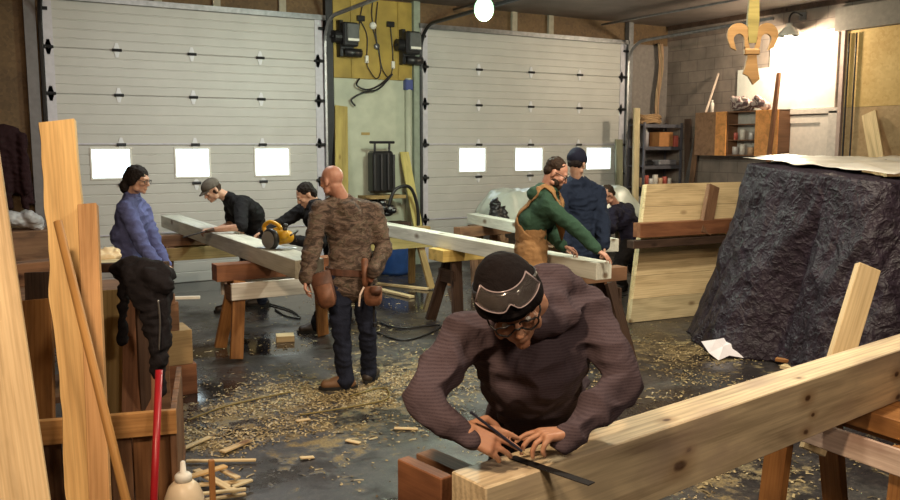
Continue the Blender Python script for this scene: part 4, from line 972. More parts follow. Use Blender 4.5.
sm, snt, sb = mat('shavings'); sg_ = N(snt, 'ShaderNodeNewGeometry'); sr = ramp(snt, sg_.outputs['Random Per Island'], [(0, (.16, .11, .055)), (.5, (.33, .25, .12)), (1, (.55, .44, .24))]); snt.links.new(sr.outputs[0], sb.inputs['Base Color'])
o = put('wood_shavings', done(bm), sm); tag(o, 'pale wood shavings and sawdust scattered over the dark floor', 'shavings', None, 'stuff')

# ------------------------------------------------------------------ people
SK1 = skin('skin_light', (.56, .35, .25)); SK2 = skin('skin_ruddy', (.52, .28, .20)); SK3 = skin('skin_warm', (.50, .27, .17))
HAIRD = plain('dark_hair', (.014, .010, .009), .75, 0, .2, var=.4, scale=60, bmp=.6); HAIRB = plain('brown_hair', (.034, .020, .013), .75, 0, .2, var=.4, scale=60, bmp=.6)
EYEW = plain('eye_white', (.7, .68, .64), .2, var=0, bmp=0)
BOOT = plain('boot_leather', (.035, .024, .018), .55, var=.3); SOLE = plain('boot_sole', (.012, .011, .010), .8)
LEATH = plain('tan_leather', (.19, .078, .040), .6, var=.35, scale=20); LEATHD = plain('brown_leather', (.10, .040, .022), .6, var=.35, scale=20)
def hframe(y, z=(0, 0, 1)):
    y = V(y).normalized(); z = V(z); z = (z-y*z.dot(y)).normalized(); x = y.cross(z)
    return M((x, y, z)).transposed()
def head(bm, c, F, ears=True):
    def E(p, r): ell(bm, c+F@V(p), r, F, 18, 12)
    def C(p, q, a, b): cap(bm, c+F@V(p), c+F@V(q), a, b, 10)
    E((0, -.012, .032), (.074, .096, .086)); E((0, .020, -.040), (.060, .070, .066)); E((0, .032, -.075), (.046, .052, .036))
    E((0, .074, -.095), (.022, .018, .018)); E((0, .076, .030), (.052, .020, .013))
    for s in (-1, 1):
        E((s*.040, .062, -.022), (.024, .024, .020)); E((s*.055, .02, -.075), (.016, .03, .022))
        E((s*.033, .078, .006), (.017, .010, .010))
        E((s*.010, .097, -.032), (.009, .010, .008))
        if ears: E((s*.077, -.012, -.008), (.011, .020, .032)); E((s*.079, -.012, -.030), (.009, .010, .012))
    C((0, .086, .016), (0, .109, -.026), .0095, .0130)
    E((0, .090, -.058), (.023, .011, .006)); E((0, .087, -.069), (.020, .011, .007)); E((0, .082, -.048), (.018, .012, .010))
def hand(bm, w, d, n, t, curl=(.35, .35, .35, .35), spread=.05, thumb=.5, r=.0085, s=1.0, d2=None):
    """d towards the knuckles, n out of the palm, t to the thumb side"""
    d = V(d).normalized(); t = V(t); t = (t-d*t.dot(d)).normalized(); n0 = d.cross(t); n = n0 if n0.dot(V(n)) > 0 else -n0
    w = V(w)
    for o in (.026, .009, -.009, -.026):
        cap(bm, w+t*(o*.55*s), w+d*(.082*s)+t*(o*1.1*s), .0165*s, .0125*s, 10)
    cap(bm, w-d*.004, w+d*.02, .023*s, .024*s, 12, 1.15, t)
    for i, (o, L) in enumerate(((.033, .074), (.0112, .083), (-.0112, .077), (-.032, .060))):
        p = w+d*((.085-.006*abs(i-1))*s)+t*(o*s); a = 0; sp = spread*(1.5-i)
        for k, (fr, dr) in enumerate(((.45, 1), (.31, .93), (.24, .85))):
            a += curl[i]*(1.0 if k == 0 else 1.15)
            v = (d*math.cos(a)+n*math.sin(a)+t*(sp*math.cos(a))).normalized()
            q = p+v*(L*fr*s)
            cap(bm, p, q, r*s*dr*1.06, r*s*dr*.95, 10); p = q
    p = w+d*(.022*s)+t*(.026*s)+n*(.006*s)
    v = (d*.62+t*.70+n*.25).normalized(); q = p+v*(.046*s); cap(bm, p, q, .0145*s, .0110*s, 10)
    v = (d*.85+t*(.45-thumb*.6)+n*(.2+thumb*.35)).normalized(); q2 = q+v*(.034*s); cap(bm, q, q2, .0108*s, .0100*s, 10)
    v = (d*.9+t*(.25-thumb*.7)+n*(.2+thumb*.4)).normalized(); cap(bm, q2, q2+v*(.026*s), .0100*s, .0080*s, 10)
def torso(bm, J, g=0.0, hem=0.0, belly=1.0):
    hm = (J['hipL']+J['hipR'])/2; sm = (J['shL']+J['shR'])/2
    lh = (J['hipR']-J['hipL']).normalized(); lsx = (J['shR']-J['shL']).normalized()
    mid = J.get('mid', hm.lerp(sm, .5))
    up0 = (mid-hm).normalized(); up1 = (sm-mid).normalized()
    def F(l, u): x = (l-u*l.dot(u)).normalized(); return M((x, u.cross(x), u)).transposed()
    lm = (lh+lsx).normalized(); w = J.get('w', 1.0)
    ell(bm, hm+up0*.03, ((.168*w+g), (.118+g), .13+g), F(lh, up0))
    ell(bm, hm.lerp(mid, .6), ((.155*w+g), (.112*belly+g), .15), F(lm, up0))
    ell(bm, mid, ((.158*w+g), (.116*belly+g), .16), F(lm, (up0+up1).normalized()))
    ell(bm, mid.lerp(sm, .55), ((.172*w+g), (.122+g), .17), F(lsx, up1))
    cap(bm, J['shL']*.86+J['shR']*.14-up1*.045, J['shR']*.86+J['shL']*.14-up1*.045, .078+g, .078+g, 14)
    if g > 0: ell(bm, sm-up1*.085, ((J['shR']-J['shL']).length*.5+.02, .118+g, .125), F(lsx, up1))
    for s in ('shL', 'shR'):
        cap(bm, J['neck'], J[s]*.8+J['neck']*.2-up1*.01, .056+g*.6, .052+g)
    if hem:
        x = lh; cap(bm, hm+up0*.05, hm-up0*hem, .118+g, .125+g, 20, 1.40*w, x)
def arm(bm, J, s, g=0.0, cuff=None):
    cap(bm, J['sh'+s], J['el'+s], .060+g, .047+g); cap(bm, J['el'+s], J['wr'+s] if cuff is None else J['el'+s].lerp(J['wr'+s], cuff), .047+g, .033+g)
def leg(bm, J, s, g=0.0, full=True):
    cap(bm, J['hip'+s], J['kn'+s], .092+g, .064+g); cap(bm, J['kn'+s], J['an'+s], .062+g, (.042+g*1.4))
def shoe(nm, J, s, parent, m=None):
    a = J['an'+s]; d = V(J['toe'+s]); d = V((d.x, d.y, 0)).normalized(); b = bmesh.new(); h = a.z
    g = V((a.x, a.y, 0))
    cap(b, a+V((0, 0, .03)), g+V((0, 0, .055)), .050, .048)
    cap(b, g-d*.045+V((0, 0, .045)), g+d*.15+V((0, 0, .040)), .042, .040, 14, 1.12, d.cross(V((0, 0, 1))))
    cap(b, g+V((0, 0, .085)), g+d*.10+V((0, 0, .055)), .042, .036)
    o = fuse(nm, b, m or BOOT, parent, .008, 3)
    b = bmesh.new(); n = 20; x = d; y = V((-d.y, d.x, 0)); lo = []; hi = []
    for k in range(n):
        t = 2*math.pi*k/n; p = g+d*.052+x*(.152*math.cos(t))+y*(.050*(1+.10*math.cos(t))*math.sin(t))
        lo.append(b.verts.new(parent.matrix_basis.inverted()@V((p.x, p.y, .002)))); hi.append(b.verts.new(parent.matrix_basis.inverted()@V((p.x, p.y, .026))))
    b.faces.new(lo[::-1]); b.faces.new(hi)
    for k in range(n): b.faces.new((lo[k], lo[(k+1) % n], hi[(k+1) % n], hi[k]))
    put('sole', done(b), SOLE, o)
    return o
def eyes(J, parent):
    c, F = J['head'], J['F']
    for s in (-1, 1):
        b = bmesh.new(); ell(b, parent.matrix_basis.inverted()@(c+F@V((s*.033, .082, .006))), (.0095, .0095, .0095), None, 12, 8)
        e = put('eye', done(b, True), EYEW, parent)
        b = bmesh.new(); ell(b, parent.matrix_basis.inverted()@(c+F@V((s*.033, .0895, .004))), (.005, .003, .005), F, 10, 6); put('iris', done(b, True), BLKP, e)
def glasses(J, parent, m=None):
    c, F = J['head'], J['F']; inv = parent.matrix_basis.inverted(); b = bmesh.new()
    def P(x, y, z): return inv@(c+F@V((x, y, z)))
    for s in (-1, 1):
        tube(b, [P(s*(.034+.027*math.cos(t)), .108-.012*abs(math.cos(t)), .004+.018*math.copysign(abs(math.sin(t))**.7, math.sin(t))) for t in [2*math.pi*k/20 for k in range(21)]], .0028, 6, False)
        tube(b, [P(s*.060, .098, .010), P(s*.074, .07, .012), P(s*.081, -.005, .008)], .0028, 6)
    tube(b, [P(-.010, .110, .006), P(0, .114, .008), P(.010, .110, .006)], .003, 6)
    return put('glasses', done(b, True), m or BLKP, parent)
def dome(nm, J, root, m, cen=(0, -.012, .040), r=(.083, .104, .092), cut=.0, slope=.35, thick=.006, tex=0.0, parent=None):
    """knit or cloth cap: upper part of an ellipsoid, cut by a plane that climbs towards the brow"""
    c, F = J['head'], J['F']; inv = root.matrix_basis.inverted(); b = bmesh.new()
    bmesh.ops.create_uvsphere(b, u_segments=48, v_segments=32, radius=1.0)
    dl = []
    for v in b.verts:
        p = V((v.co.x*r[0], v.co.y*r[1], v.co.z*r[2])) + V(cen)
        zc = cut+slope*p.y
        if p.z < zc-.012: dl.append(v)
        elif p.z < zc: p.z = zc
        if tex: p += V((p.x, p.y, p.z-.04)).normalized()*tex*noise.noise(p*38)
        v.co = inv@(c+F@p)
    bmesh.ops.delete(b, geom=dl, context='VERTS')
    o = put(nm, done(b, True), m, parent or root); q = o.modifiers.new('t', 'SOLIDIFY'); q.thickness = thick; q.offset = 0
    return o
def hair(J, parent, m, lumps, voxel=.007, wr=.006):
    c, F = J['head'], J['F']; b = bmesh.new()
    for p, r in lumps: ell(b, c+F@V(p), r, F, 16, 10)
    return fuse('hair', b, m, parent, voxel, 2, wr, 26)
def newperson(label, J, skinm, hands=(), voxel=.007, g=-.010, ears=True, group=None, bare=False):
    hm = (J['hipL']+J['hipR'])/2
    t = thing('person', label, 'person', (hm.x, hm.y, 0))
    b = bmesh.new(); c, F = J['head'], J['F']
    head(b, c, F, ears); cap(b, c+F@V((0, -.025, -.04)), J['neck'], .056, .058, 14); 
    torso(b, J, g)
    for s in 'LR': arm(b, J, s, -.006 if bare else -.017); leg(b, J, s, -.010); cap(b, J['an'+s], V((J['an'+s].x, J['an'+s].y, .05)), .036, .036); d = V(J['toe'+s]).normalized(); cap(b, V((J['an'+s].x, J['an'+s].y, .046)), V((J['an'+s].x, J['an'+s].y, .042))+d*.12, .034, .030)
    for h in hands: hand(b, **h)
    o = fuse('body', b, skinm, t, voxel, 2)
    return t
def joints(**k):
    return {a: (V(b) if isinstance(b, (tuple, list)) and len(b) == 3 else b) for a, b in k.items()}
def trousers(J, t, m, g=.014, nm='trousers', hi=0.0, seed=3):
    b = bmesh.new(); hm = (J['hipL']+J['hipR'])/2; sm = (J['shL']+J['shR'])/2; mid = J.get('mid', hm.lerp(sm, .5)); u = (mid-hm).normalized(); l = (J['hipR']-J['hipL']).normalized()
    x = (l-u*l.dot(u)).normalized(); Fm = M((x, u.cross(x), u)).transposed()
    ell(b, hm+u*.02, (.170+g*.6, .122+g*.6, .135), Fm); cap(b, hm, hm+u*(.10+hi), .112+g*.5, .108+g*.5, 20, 1.36, l)
    for s in 'LR': leg(b, J, s, g); cap(b, J['an'+s], J['an'+s]-V((0, 0, .03)), .045+g*1.6, .050+g*1.6)
    return fuse(nm, b, m, t, .009, 3, .011, 8, seed)
def top(J, t, m, g=.016, nm='jacket', cuffs=(None, None), hem=.06, wr=.011, seed=1, voxel=.009, extra=None, belly=1.0, wf=8.5, sm_it=9):
    b = bmesh.new(); torso(b, J, g, hem, belly)
    for s, c in zip('LR', cuffs): arm(b, J, s, g*.9, c)
    if extra: extra(b)
    return fuse(nm, b, m, t, voxel, sm_it, wr, wf, seed)
JEAN = cloth('dark_jeans', (.022, .026, .045), (.012, .014, .026)); BLKC = cloth('black_cloth', (.014, .013, .015), (.008, .008, .009))
NAVY = cloth('navy_cloth', (.022, .032, .060), (.012, .018, .036)); GRN = cloth('green_fleece', (.040, .085, .055), (.024, .055, .036))
TANC = cloth('tan_duck', (.34, .19, .085), (.24, .13, .055)); BLUE = cloth('blue_cotton', (.115, .13, .28), (.08, .09, .21)); MAUVE = cloth('mauve_knit', (.088, .064, .076), (.056, .040, .050), 320, stripe=(.093, .068, .080))
MIDN = cloth('midnight_knit', (.020, .017, .032), (.012, .010, .02)); KNIT = cloth('black_knit', (.014, .011, .012), (.007, .005, .006), 420); DKTR = cloth('dark_trousers', (.022, .018, .017), (.012, .010, .01))
CAMO = camo('camo_print')

# bald man in camouflage, seen from behind
J = joints(head=(2.528, 6.097, 1.603), neck=(2.622, 6.087, 1.437), shL=(2.418, 6.081, 1.375), shR=(2.871, 6.068, 1.350), mid=(2.652, 6.050, 1.139), hipL=(2.528, 5.988, 0.856), hipR=(2.729, 5.984, 0.840),
           elL=(2.311, 5.988, 1.104), wrL=(2.229, 5.912, 0.890), elR=(2.887, 5.926, 1.075), wrR=(2.705, 5.730, 0.923) , knL=(2.496, 5.892, 0.466), anL=(2.519, 5.883, 0.093), knR=(2.707, 5.873, 0.462), anR=(2.766, 5.973, 0.102),
           toeL=(-0.894, 0.354, 0.019), toeR=(0.626, 0.668, -0.112))
J['anL'].z = J['anR'].z = .10
J['F'] = hframe((-0.377, 0.896, -0.193), (0, 0, 1))
bald = t = newperson('bald man in camouflage jacket, jeans and tool belt with his back turned', J, SK2,
    [dict(w=J['wrL'], d=(-0.156, -0.167, -0.980), n=(0.639, -0.492, 0.012), t=(0.417, 0.906, -0.124), curl=(.35, .4, .45, .5)), dict(w=J['wrR'], d=(-0.267, 0.532, -0.645), n=(0.144, 0.836, -0.099), t=(-0.677, 0.427, 0.198))])
eyes(J, t)
def ex(b, J=J):
    n = J['neck']
    for k in range(9):
        a = R(20*k-80); ell(b, n+V((0.862, -0.508, 0.000))*(.085*math.sin(a))+V((-0.504, -0.855, 0.124))*(.055*math.cos(a)*1.1)+V((0, 0, -.005-.03*math.cos(a))), (.05, .05, .045), None, 12, 8)
    ell(b, n+V((-0.093, -0.651, -0.428))*.13, (.10, .08, .09), None, 14, 10)
top(J, t, CAMO, .026, 'camouflage_jacket', hem=.05, extra=ex, seed=2)
trousers(J, t, JEAN, seed=4)
for s in 'LR': shoe('boot', J, s, t, plain('tan_boot', (.17, .085, .04), .6) if s == 'L' else BOOT)
hm = (J['hipL']+J['hipR'])/2; ti = t.matrix_basis.inverted()
belt = None
b = bmesh.new(); lx = (J['hipR']-J['hipL']).normalized(); ly = V((-lx.y, lx.x, 0)).normalized(); pts = [ti@(hm+V((0, 0, .055))+lx*(.205*math.cos(a))+ly*(.155*math.sin(a))) for a in [2*math.pi*k/28 for k in range(29)]]
A = []
for p in pts: A.append((b.verts.new(p+V((0, 0, -.025))), b.verts.new(p+V((0, 0, .025)))))
for k in range(28): b.faces.new((A[k][0], A[k+1][0], A[k+1][1], A[k][1]))
belt = put('tool_belt', done(b), LEATHD, t); q_ = belt.modifiers.new('t', 'SOLIDIFY'); q_.thickness = .008
def pouch(nm, c, w, h, d_, rot, m, par, flap=True):
    b = bmesh.new(); F_ = rot; c = V(c)
    def pt(x, y, z): return c+F_@V((x, y, z))
    prof = [(-w*.5, h*.5), (w*.5, h*.5), (w*.46, -h*.3), (w*.30, -h*.5), (-w*.30, -h*.5), (-w*.46, -h*.3)]
    lo = [b.verts.new(pt(x, -d_*.5, z)) for x, z in prof]; hi = [b.verts.new(pt(x*.92, d_*.5*(1 if z < 0 else .8), z*.96)) for x, z in prof]
    b.faces.new(lo); b.faces.new(hi[::-1])
    for i in range(6): b.faces.new((lo[i], hi[i], hi[(i+1) % 6], lo[(i+1) % 6]))
    bmesh.ops.bevel(b, geom=list(b.edges), offset=.008, segments=2, affect='EDGES')
    bmesh.ops.transform(b, matrix=t.matrix_basis.inverted(), verts=b.verts)
    o = put(nm, done(b, True), m, par)
    return o
Fp = hframe((-0.374, -0.931, 0.124), (0, 0, 1)); tilt = Fp@Euler((0, R(14), 0)).to_matrix()
p1 = pouch('pouch', (2.351, 5.862, 0.796), .17, .28, .10, tilt, LEATHD, belt); pouch('pouch_pocket', (2.335, 5.785, 0.763), .13, .18, .06, tilt, LEATH, p1)
p2 = pouch('pouch', (2.696, 5.732, 0.738), .15, .15, .10, Fp, LEATH, belt); pouch('pouch_flap', (2.692, 5.671, 0.787), .10, .06, .05, Fp, LEATHD, p2)
p3 = pouch('pouch', (2.654, 5.782, 0.912), .055, .23, .04, Fp, LEATH, belt)
b = bmesh.new(); tube(b, [ti@V((2.717, 5.761, 0.701)), ti@V((2.715, 5.761, 0.529))], .010, 8); box(b, ti@V((2.720, 5.754, 0.506)), (.03, .02, .03)); put('hammer_handle', done(b), DKMET, belt)
b = bmesh.new(); tube(b, [ti@V(p) for p in ((2.624, 5.738, 0.813), (2.586, 5.729, 0.757), (2.583, 5.742, 0.670))], .008, 8); put('strap_end', done(b), PINKW, belt)

# man in blue shirt, profile, behind the bench
J = joints(head=(1.435, 7.998, 1.566), neck=(1.390, 8.074, 1.419), shR=(1.308, 7.921, 1.322), shL=(1.492, 8.231, 1.304), mid=(1.347, 8.069, 1.054), hipR=(1.323, 7.950, 0.776), hipL=(1.437, 8.112, 0.747),
           elR=(1.402, 7.724, 0.995), wrR=(1.499, 7.524, 0.816), elL=(1.578, 8.058, 0.949), wrL=(1.627, 7.891, 0.798), knR=(1.325, 7.868, 0.385), knL=(1.460, 8.040, 0.341), anR=(1.301, 7.908, 0.075), anL=(1.437, 8.081, 0.051), toeR=(0.675, -0.628, 0.025), toeL=(0.675, -0.628, 0.025))
J['anL'].z = J['anR'].z = .10
J['F'] = hframe((0.744, -0.608, -0.203), (0, 0, 1))
t = newperson('long haired man with glasses in a blue shirt behind the workbench', J, SK1,
    [dict(w=J['wrR'], d=(0.559, -0.430, -0.695), n=(-0.555, 0.240, -0.595), t=(-0.212, -0.753, 0.397)), dict(w=J['wrL'], d=(0.559, -0.430, -0.695), n=(-0.555, 0.240, -0.595), t=(-0.212, -0.753, 0.397))])
eyes(J, t); glasses(J, t)
hair(J, t, HAIRD, [((0, -.022, .052), (.090, .102, .084)), ((0, -.078, -.01), (.082, .062, .090)), ((.03, -.095, -.075), (.06, .05, .06)), ((-.03, -.095, -.075), (.06, .05, .06)), ((0, -.11, -.10), (.055, .045, .05)), ((.07, -.02, .0), (.022, .05, .055)), ((-.07, -.02, .0), (.022, .05, .055))])
def ex(b, J=J): cap(b, J['neck']+V((0, 0, .03)), J['neck']-V((0, 0, .02)), .066, .078)
top(J, t, BLUE, .024, 'shirt', hem=.10, extra=ex, seed=5, belly=1.15)
trousers(J, t, DKTR, seed=6)
for s in 'LR': shoe('shoe', J, s, t)

# capped man in black T-shirt working at the far left of the beam
J = joints(head=(2.381, 9.078, 1.401), neck=(2.554, 9.128, 1.317), shR=(2.654, 9.334, 1.214), shL=(2.617, 8.826, 1.267), mid=(2.799, 9.074, 1.136), hipR=(2.939, 9.367, 0.823), hipL=(2.886, 9.053, 0.856),
           elR=(2.613, 9.213, 1.012), wrR=(2.418, 9.030, 0.982), elL=(2.496, 8.410, 1.052), wrL=(2.245, 8.611, 1.016), knL=(2.710, 9.140, 0.499), anL=(2.635, 9.356, 0.075), knR=(2.999, 9.368, 0.425), anR=(3.038, 9.523, 0.044), toeL=(-0.927, 0.200, 0.037), toeR=(-0.876, 0.286, 0.025))
J['anL'].z = J['anR'].z = .10
J['F'] = hframe((-0.815, -0.162, -0.556), (0, 0, 1))
t = newperson('man in grey cap and black T-shirt bent over the far part of the left beam', J, SK1,
    [dict(w=J['wrL'], d=(-0.875, 0.386, -0.087), n=(-0.164, -0.278, -0.967), t=(0.521, 0.687, 0.397), curl=(.7, .7, .7, .7)), dict(w=J['wrR'], d=(-0.842, 0.345, -0.236), n=(-0.164, -0.278, -0.967), t=(-0.292, -0.692, 0.496), curl=(.7, .7, .7, .7))], bare=True)
eyes(J, t)
hair(J, t, HAIRB, [((0, -.036, .006), (.079, .075, .070)), ((.06, -.01, -.01), (.022, .04, .035)), ((-.06, -.01, -.01), (.022, .04, .035))])
CAPM = cloth('grey_cap', (.13, .115, .095), (.08, .07, .06)); hat = dome('cap', J, t, CAPM, (0, -.008, .048), (.084, .104, .076), .035, .15)
b = bmesh.new(); ti = t.matrix_basis.inverted(); rows = []
for i in range(13):
    a = R(-62+124*i/12); rows.append([b.verts.new(ti@(J['head']+J['F']@V((math.sin(a)*(.080+.0*k), math.cos(a)*(.094+.062*k/3*math.cos(a)), .050-.010*k/3*(1+math.cos(a))-.012*math.sin(a)**2)))) for k in range(4)])
for i in range(12):
    for k in range(3): b.faces.new((rows[i][k], rows[i+1][k], rows[i+1][k+1], rows[i][k+1]))
o = put('cap_brim', done(b, True), CAPM, hat); o.modifiers.new('t', 'SOLIDIFY').thickness = .005
top(J, t, BLKC, .018, 't_shirt', (.0, .0), hem=.08, seed=7)
trousers(J, t, JEAN, seed=8)
for s in 'LR': shoe('boot', J, s, t)
cz = thing('chisel', 'long dark chisel held over the far end of the left beam by the capped man', 'chisel', (2.151, 8.525, 1.014))
a = V((2.151, 8.525, 1.014)); b0 = V((1.947, 8.591, 0.958)); h0 = V((2.242, 8.522, 1.035))
rel(plank('blade', a, b0, .045, .012, DKMET), cz); bm = bmesh.new(); tube(bm, [h0-a, V((0, 0, 0))], [.016, .013], 10); put('handle', done(bm, True), DARKW, cz)

# man in black sweater pushing the saw
J = joints(head=(3.078, 8.114, 1.375), neck=(3.185, 8.117, 1.269), shL=(3.099, 7.901, 1.205), shR=(3.162, 8.403, 1.210), mid=(3.284, 8.048, 1.033), hipL=(3.344, 7.885, 0.798), hipR=(3.418, 8.167, 0.784),
           elL=(3.096, 7.802, 0.913), wrL=(2.816, 7.857, 0.954), elR=(2.945, 8.419, 1.081), wrR=(2.691, 8.369, 0.994), knL=(3.179, 7.767, 0.438), anL=(3.075, 7.872, 0.103), knR=(3.431, 8.053, 0.373), anR=(3.487, 8.092, 0.061), toeL=(-0.927, 0.200, 0.037), toeR=(-0.840, 0.150, 0.037))
J['anL'].z = J['anR'].z = .10
J['F'] = hframe((-0.807, 0.108, -0.515), (0, 0, 1))
t = newperson('man in black sweater bending over the yellow saw by the bald man', J, SK1,
    [dict(w=J['wrL'], d=(-0.826, 0.371, 0.012), n=(-0.164, -0.278, -0.967), t=(-0.378, -0.641, 0.496), curl=(.6, .6, .6, .6)), dict(w=J['wrR'], d=(-0.599, 0.166, -0.484), n=(0.009, -0.379, -0.967), t=(-0.292, -0.692, 0.496), curl=(.5, .6, .7, .7))])
eyes(J, t)
hair(J, t, HAIRD, [((0, -.024, .048), (.084, .094, .082)), ((0, -.066, -.01), (.076, .050, .070))])
def ex(b, J=J): ell(b, J['neck']+V((0, 0, .01)), (.085, .085, .06)); ell(b, J['shL'].lerp(J['neck'], .4)+V((0, 0, .03)), (.10, .09, .08))
top(J, t, BLKC, .020, 'sweater', hem=.08, extra=ex, seed=9)
trousers(J, t, BLKC, seed=10)
for s in 'LR': shoe('boot', J, s, t)
# circular saw on the beam
cs = thing('circular_saw', 'yellow electric saw standing on the left beam under the black sleeve', 'saw', (2.40, 7.06, .981), (0, 0, R(-65))); cs.scale = (.92, .92, .92)
YEL = plain('tool_yellow', (.62, .33, .015), .4, var=.1)
boxes('base_plate', [((0, 0, .006), (.34, .20, .008))], STEEL, cs, .002)
bm = bmesh.new(); cap(bm, (-.06, .0, .10), (.02, .12, .10), .075, .065); cap(bm, (-.08, 0, .12), (.10, .0, .14), .060, .05); ell(bm, (0, .02, .13), (.10, .085, .07)); put('motor_housing', None or done(bm, True), YEL, cs)
bm = bmesh.new(); lathe(bm, [(.02, 0), (.095, 0), (.10, .012), (.10, .035), (.085, .05), (.02, .05)], 28, (0, -.055, .098), Euler((math.pi/2, 0, 0)).to_matrix()); put('blade_guard', done(bm, True), BLKP, cs)
bm = bmesh.new(); lathe(bm, [(.008, 0), (.082, .0), (.082, .003), (.008, .003)], 30, (0, -.113, .092), Euler((math.pi/2, 0, 0)).to_matrix()); put('saw_blade', done(bm), STEEL, cs)
bm = bmesh.new(); tube(bm, smoothpts([(-.13, .0, .12), (-.17, 0, .20), (-.08, 0, .25), (.03, 0, .22), (.08, 0, .16)], 5), .020, 10); put('handle', done(bm, True), YEL, cs)
bm = bmesh.new(); tube(bm, [(.10, 0, .15), (.12, 0, .215)], .022, 10); ell(bm, (.122, 0, .225), (.027, .027, .022)); put('front_knob', done(bm, True), BLKP, cs)
boxes('vent_band', [((.0, .152, .105), (.06, .05, .06))], BLKP, cs, .01)
bm = bmesh.new(); tube(bm, smoothpts([(.08, .10, .12), (.02, .26, .15), (-.10, .34, .10), (-.14, .40, .02)], 6), .009, 8); put('power_cord', done(bm, True), BLKP, cs)

# man in green fleece and tan bib overalls
J = joints(head=(4.314, 5.589, 1.649), neck=(4.258, 5.648, 1.507), shR=(4.155, 5.481, 1.387), shL=(4.434, 5.738, 1.387), mid=(4.160, 5.691, 1.240), hipR=(4.094, 5.624, 0.998), hipL=(4.224, 5.803, 0.978),
           elR=(4.315, 5.264, 1.185), wrR=(4.358, 5.103, 1.054), elL=(4.370, 5.689, 1.110), wrL=(4.351, 5.525, 1.034), knR=(4.073, 5.545, 0.607), knL=(4.250, 5.729, 0.579), anR=(4.058, 5.616, 0.231), anL=(4.184, 5.777, 0.236), toeR=(0.675, -0.628, 0.025), toeL=(0.725, -0.542, 0.012), w=.98)
J['anL'].z = J['anR'].z = .10
J['F'] = hframe((0.607, -0.545, -0.484), (0, 0, 1))
t = newperson('bearded man in green hooded fleece and tan bib overalls leaning on the middle beam', J, SK2,
    [dict(w=J['wrR'], d=(0.514, -0.605, -0.471), n=(-0.149, -0.056, -0.992), t=(0.724, 0.639, 0.087), curl=(.25, .25, .25, .3), spread=.12), dict(w=J['wrL'], d=(0.709, -0.569, -0.236), n=(-0.149, -0.056, -0.992), t=(-0.268, -0.850, 0.310), curl=(.45, .45, .45, .5), spread=.1)])
eyes(J, t); glasses(J, t)
hair(J, t, HAIRB, [((0, -.030, .050), (.083, .088, .080)), ((0, -.062, .0), (.078, .048, .060))])
b = bmesh.new(); c, F = J['head'], J['F']
for p, r in (((0, .062, -.090), (.042, .040, .030)), ((.045, .03, -.065), (.024, .045, .035)), ((-.045, .03, -.065), (.024, .045, .035)), ((0, .088, -.085), (.026, .018, .022))): ell(b, c+F@V(p), r, F, 14, 10)
fuse('beard', b, HAIRB, t, .006, 2, .003, 50)
def ex(b, J=J):
    n = J['neck']
    for k in range(8): a = k/8*6.283; ell(b, n+V((.07*math.cos(a), .07*math.sin(a), .005)), (.045, .045, .04), None, 12, 8)
    ell(b, n+V((-0.776, 0.061, -0.310))*.10, (.10, .085, .07), None, 14, 10); ell(b, n+V((-0.847, 0.139, -0.062))*.05, (.08, .08, .07), None, 14, 10)
fle = top(J, t, GRN, .016, 'fleece', hem=.0, extra=ex, seed=11, wr=.009)
ov = trousers(J, t, TANC, .040, 'overalls', .06, 12)
tt = t.matrix_basis.inverted(); hm = (J['hipL']+J['hipR'])/2; sm = (J['shL']+J['shR'])/2
up_ = (sm-hm).normalized(); lat = (J['shR']-J['shL']).normalized(); fwd = up_.cross(lat); fwd = fwd if fwd.dot(V((0.836, -0.550, -0.397))) > 0 else -fwd
def wrap(o):
    q = o.modifiers.new('sub', 'SUBSURF'); q.subdivision_type = 'SIMPLE'; q.levels = q.render_levels = 2
    q = o.modifiers.new('w', 'SHRINKWRAP'); q.target = fle; q.wrap_method = 'NEAREST_SURFACEPOINT'; q.wrap_mode = 'ABOVE_SURFACE'; q.offset = .012
def ribbon(nm, P, w, m, par, side):
    P = smoothpts(P, 6); b = bmesh.new(); rows = []
    for i, p in enumerate(P):
        d = (P[min(i+1, len(P)-1)]-P[max(i-1, 0)]).normalized(); nr = (p-J['mid'].lerp(sm, .3)); nr = (nr-d*nr.dot(d)).normalized(); x = d.cross(nr)
        rows.append((b.verts.new(tt@(p-x*w/2+nr*.004)), b.verts.new(tt@(p+x*w/2+nr*.004))))
    for i in range(len(rows)-1): b.faces.new((rows[i][0], rows[i+1][0], rows[i+1][1], rows[i][1]))
    o = put(nm, done(b, True), m, par); wrap(o); q = o.modifiers.new('t', 'SOLIDIFY'); q.thickness = .012; q.offset = 0; return o
bk = hm.lerp(sm, .42)-fwd*.155
for s, S in ((1, 'shR'), (-1, 'shL')):
    ribbon('strap', [hm.lerp(sm, .25)-fwd*.160-lat*(s*.05), bk+lat*(s*.02)-fwd*.005, hm.lerp(sm, .72)-fwd*.148+lat*(s*.07), J[S].lerp(J['neck'], .42)-fwd*.07+up_*.075, J[S].lerp(J['neck'], .38)+fwd*.03+up_*.085, J[S].lerp(J['neck'], .40)+fwd*.13, hm.lerp(sm, .60)+fwd*.175+lat*(s*.08)], .052, TANC, ov, s)
b = bmesh.new(); rows = []                              # high back and side of the bib
for i in range(17):
    a = R(60+240*i/16)
    x = fwd*math.cos(a)*.160+lat*math.sin(a)*.206
    h = .34+.30*max(0, -math.cos(a-.3))**1.5
    rows.append((b.verts.new(tt@(hm.lerp(sm, .10)+x)), b.verts.new(tt@(hm.lerp(sm, .25)+x)), b.verts.new(tt@(hm.lerp(sm, h)+x*(1.0+.04)))))
for i in range(16):
    for k in range(2): b.faces.new((rows[i][k], rows[i+1][k], rows[i+1][k+1], rows[i][k+1]))
o = put('bib_back', done(b, True), TANC, ov); wrap(o); q = o.modifiers.new('t', 'SOLIDIFY'); q.thickness = .012; q.offset = 0
for s in 'LR': shoe('boot', J, s, t)

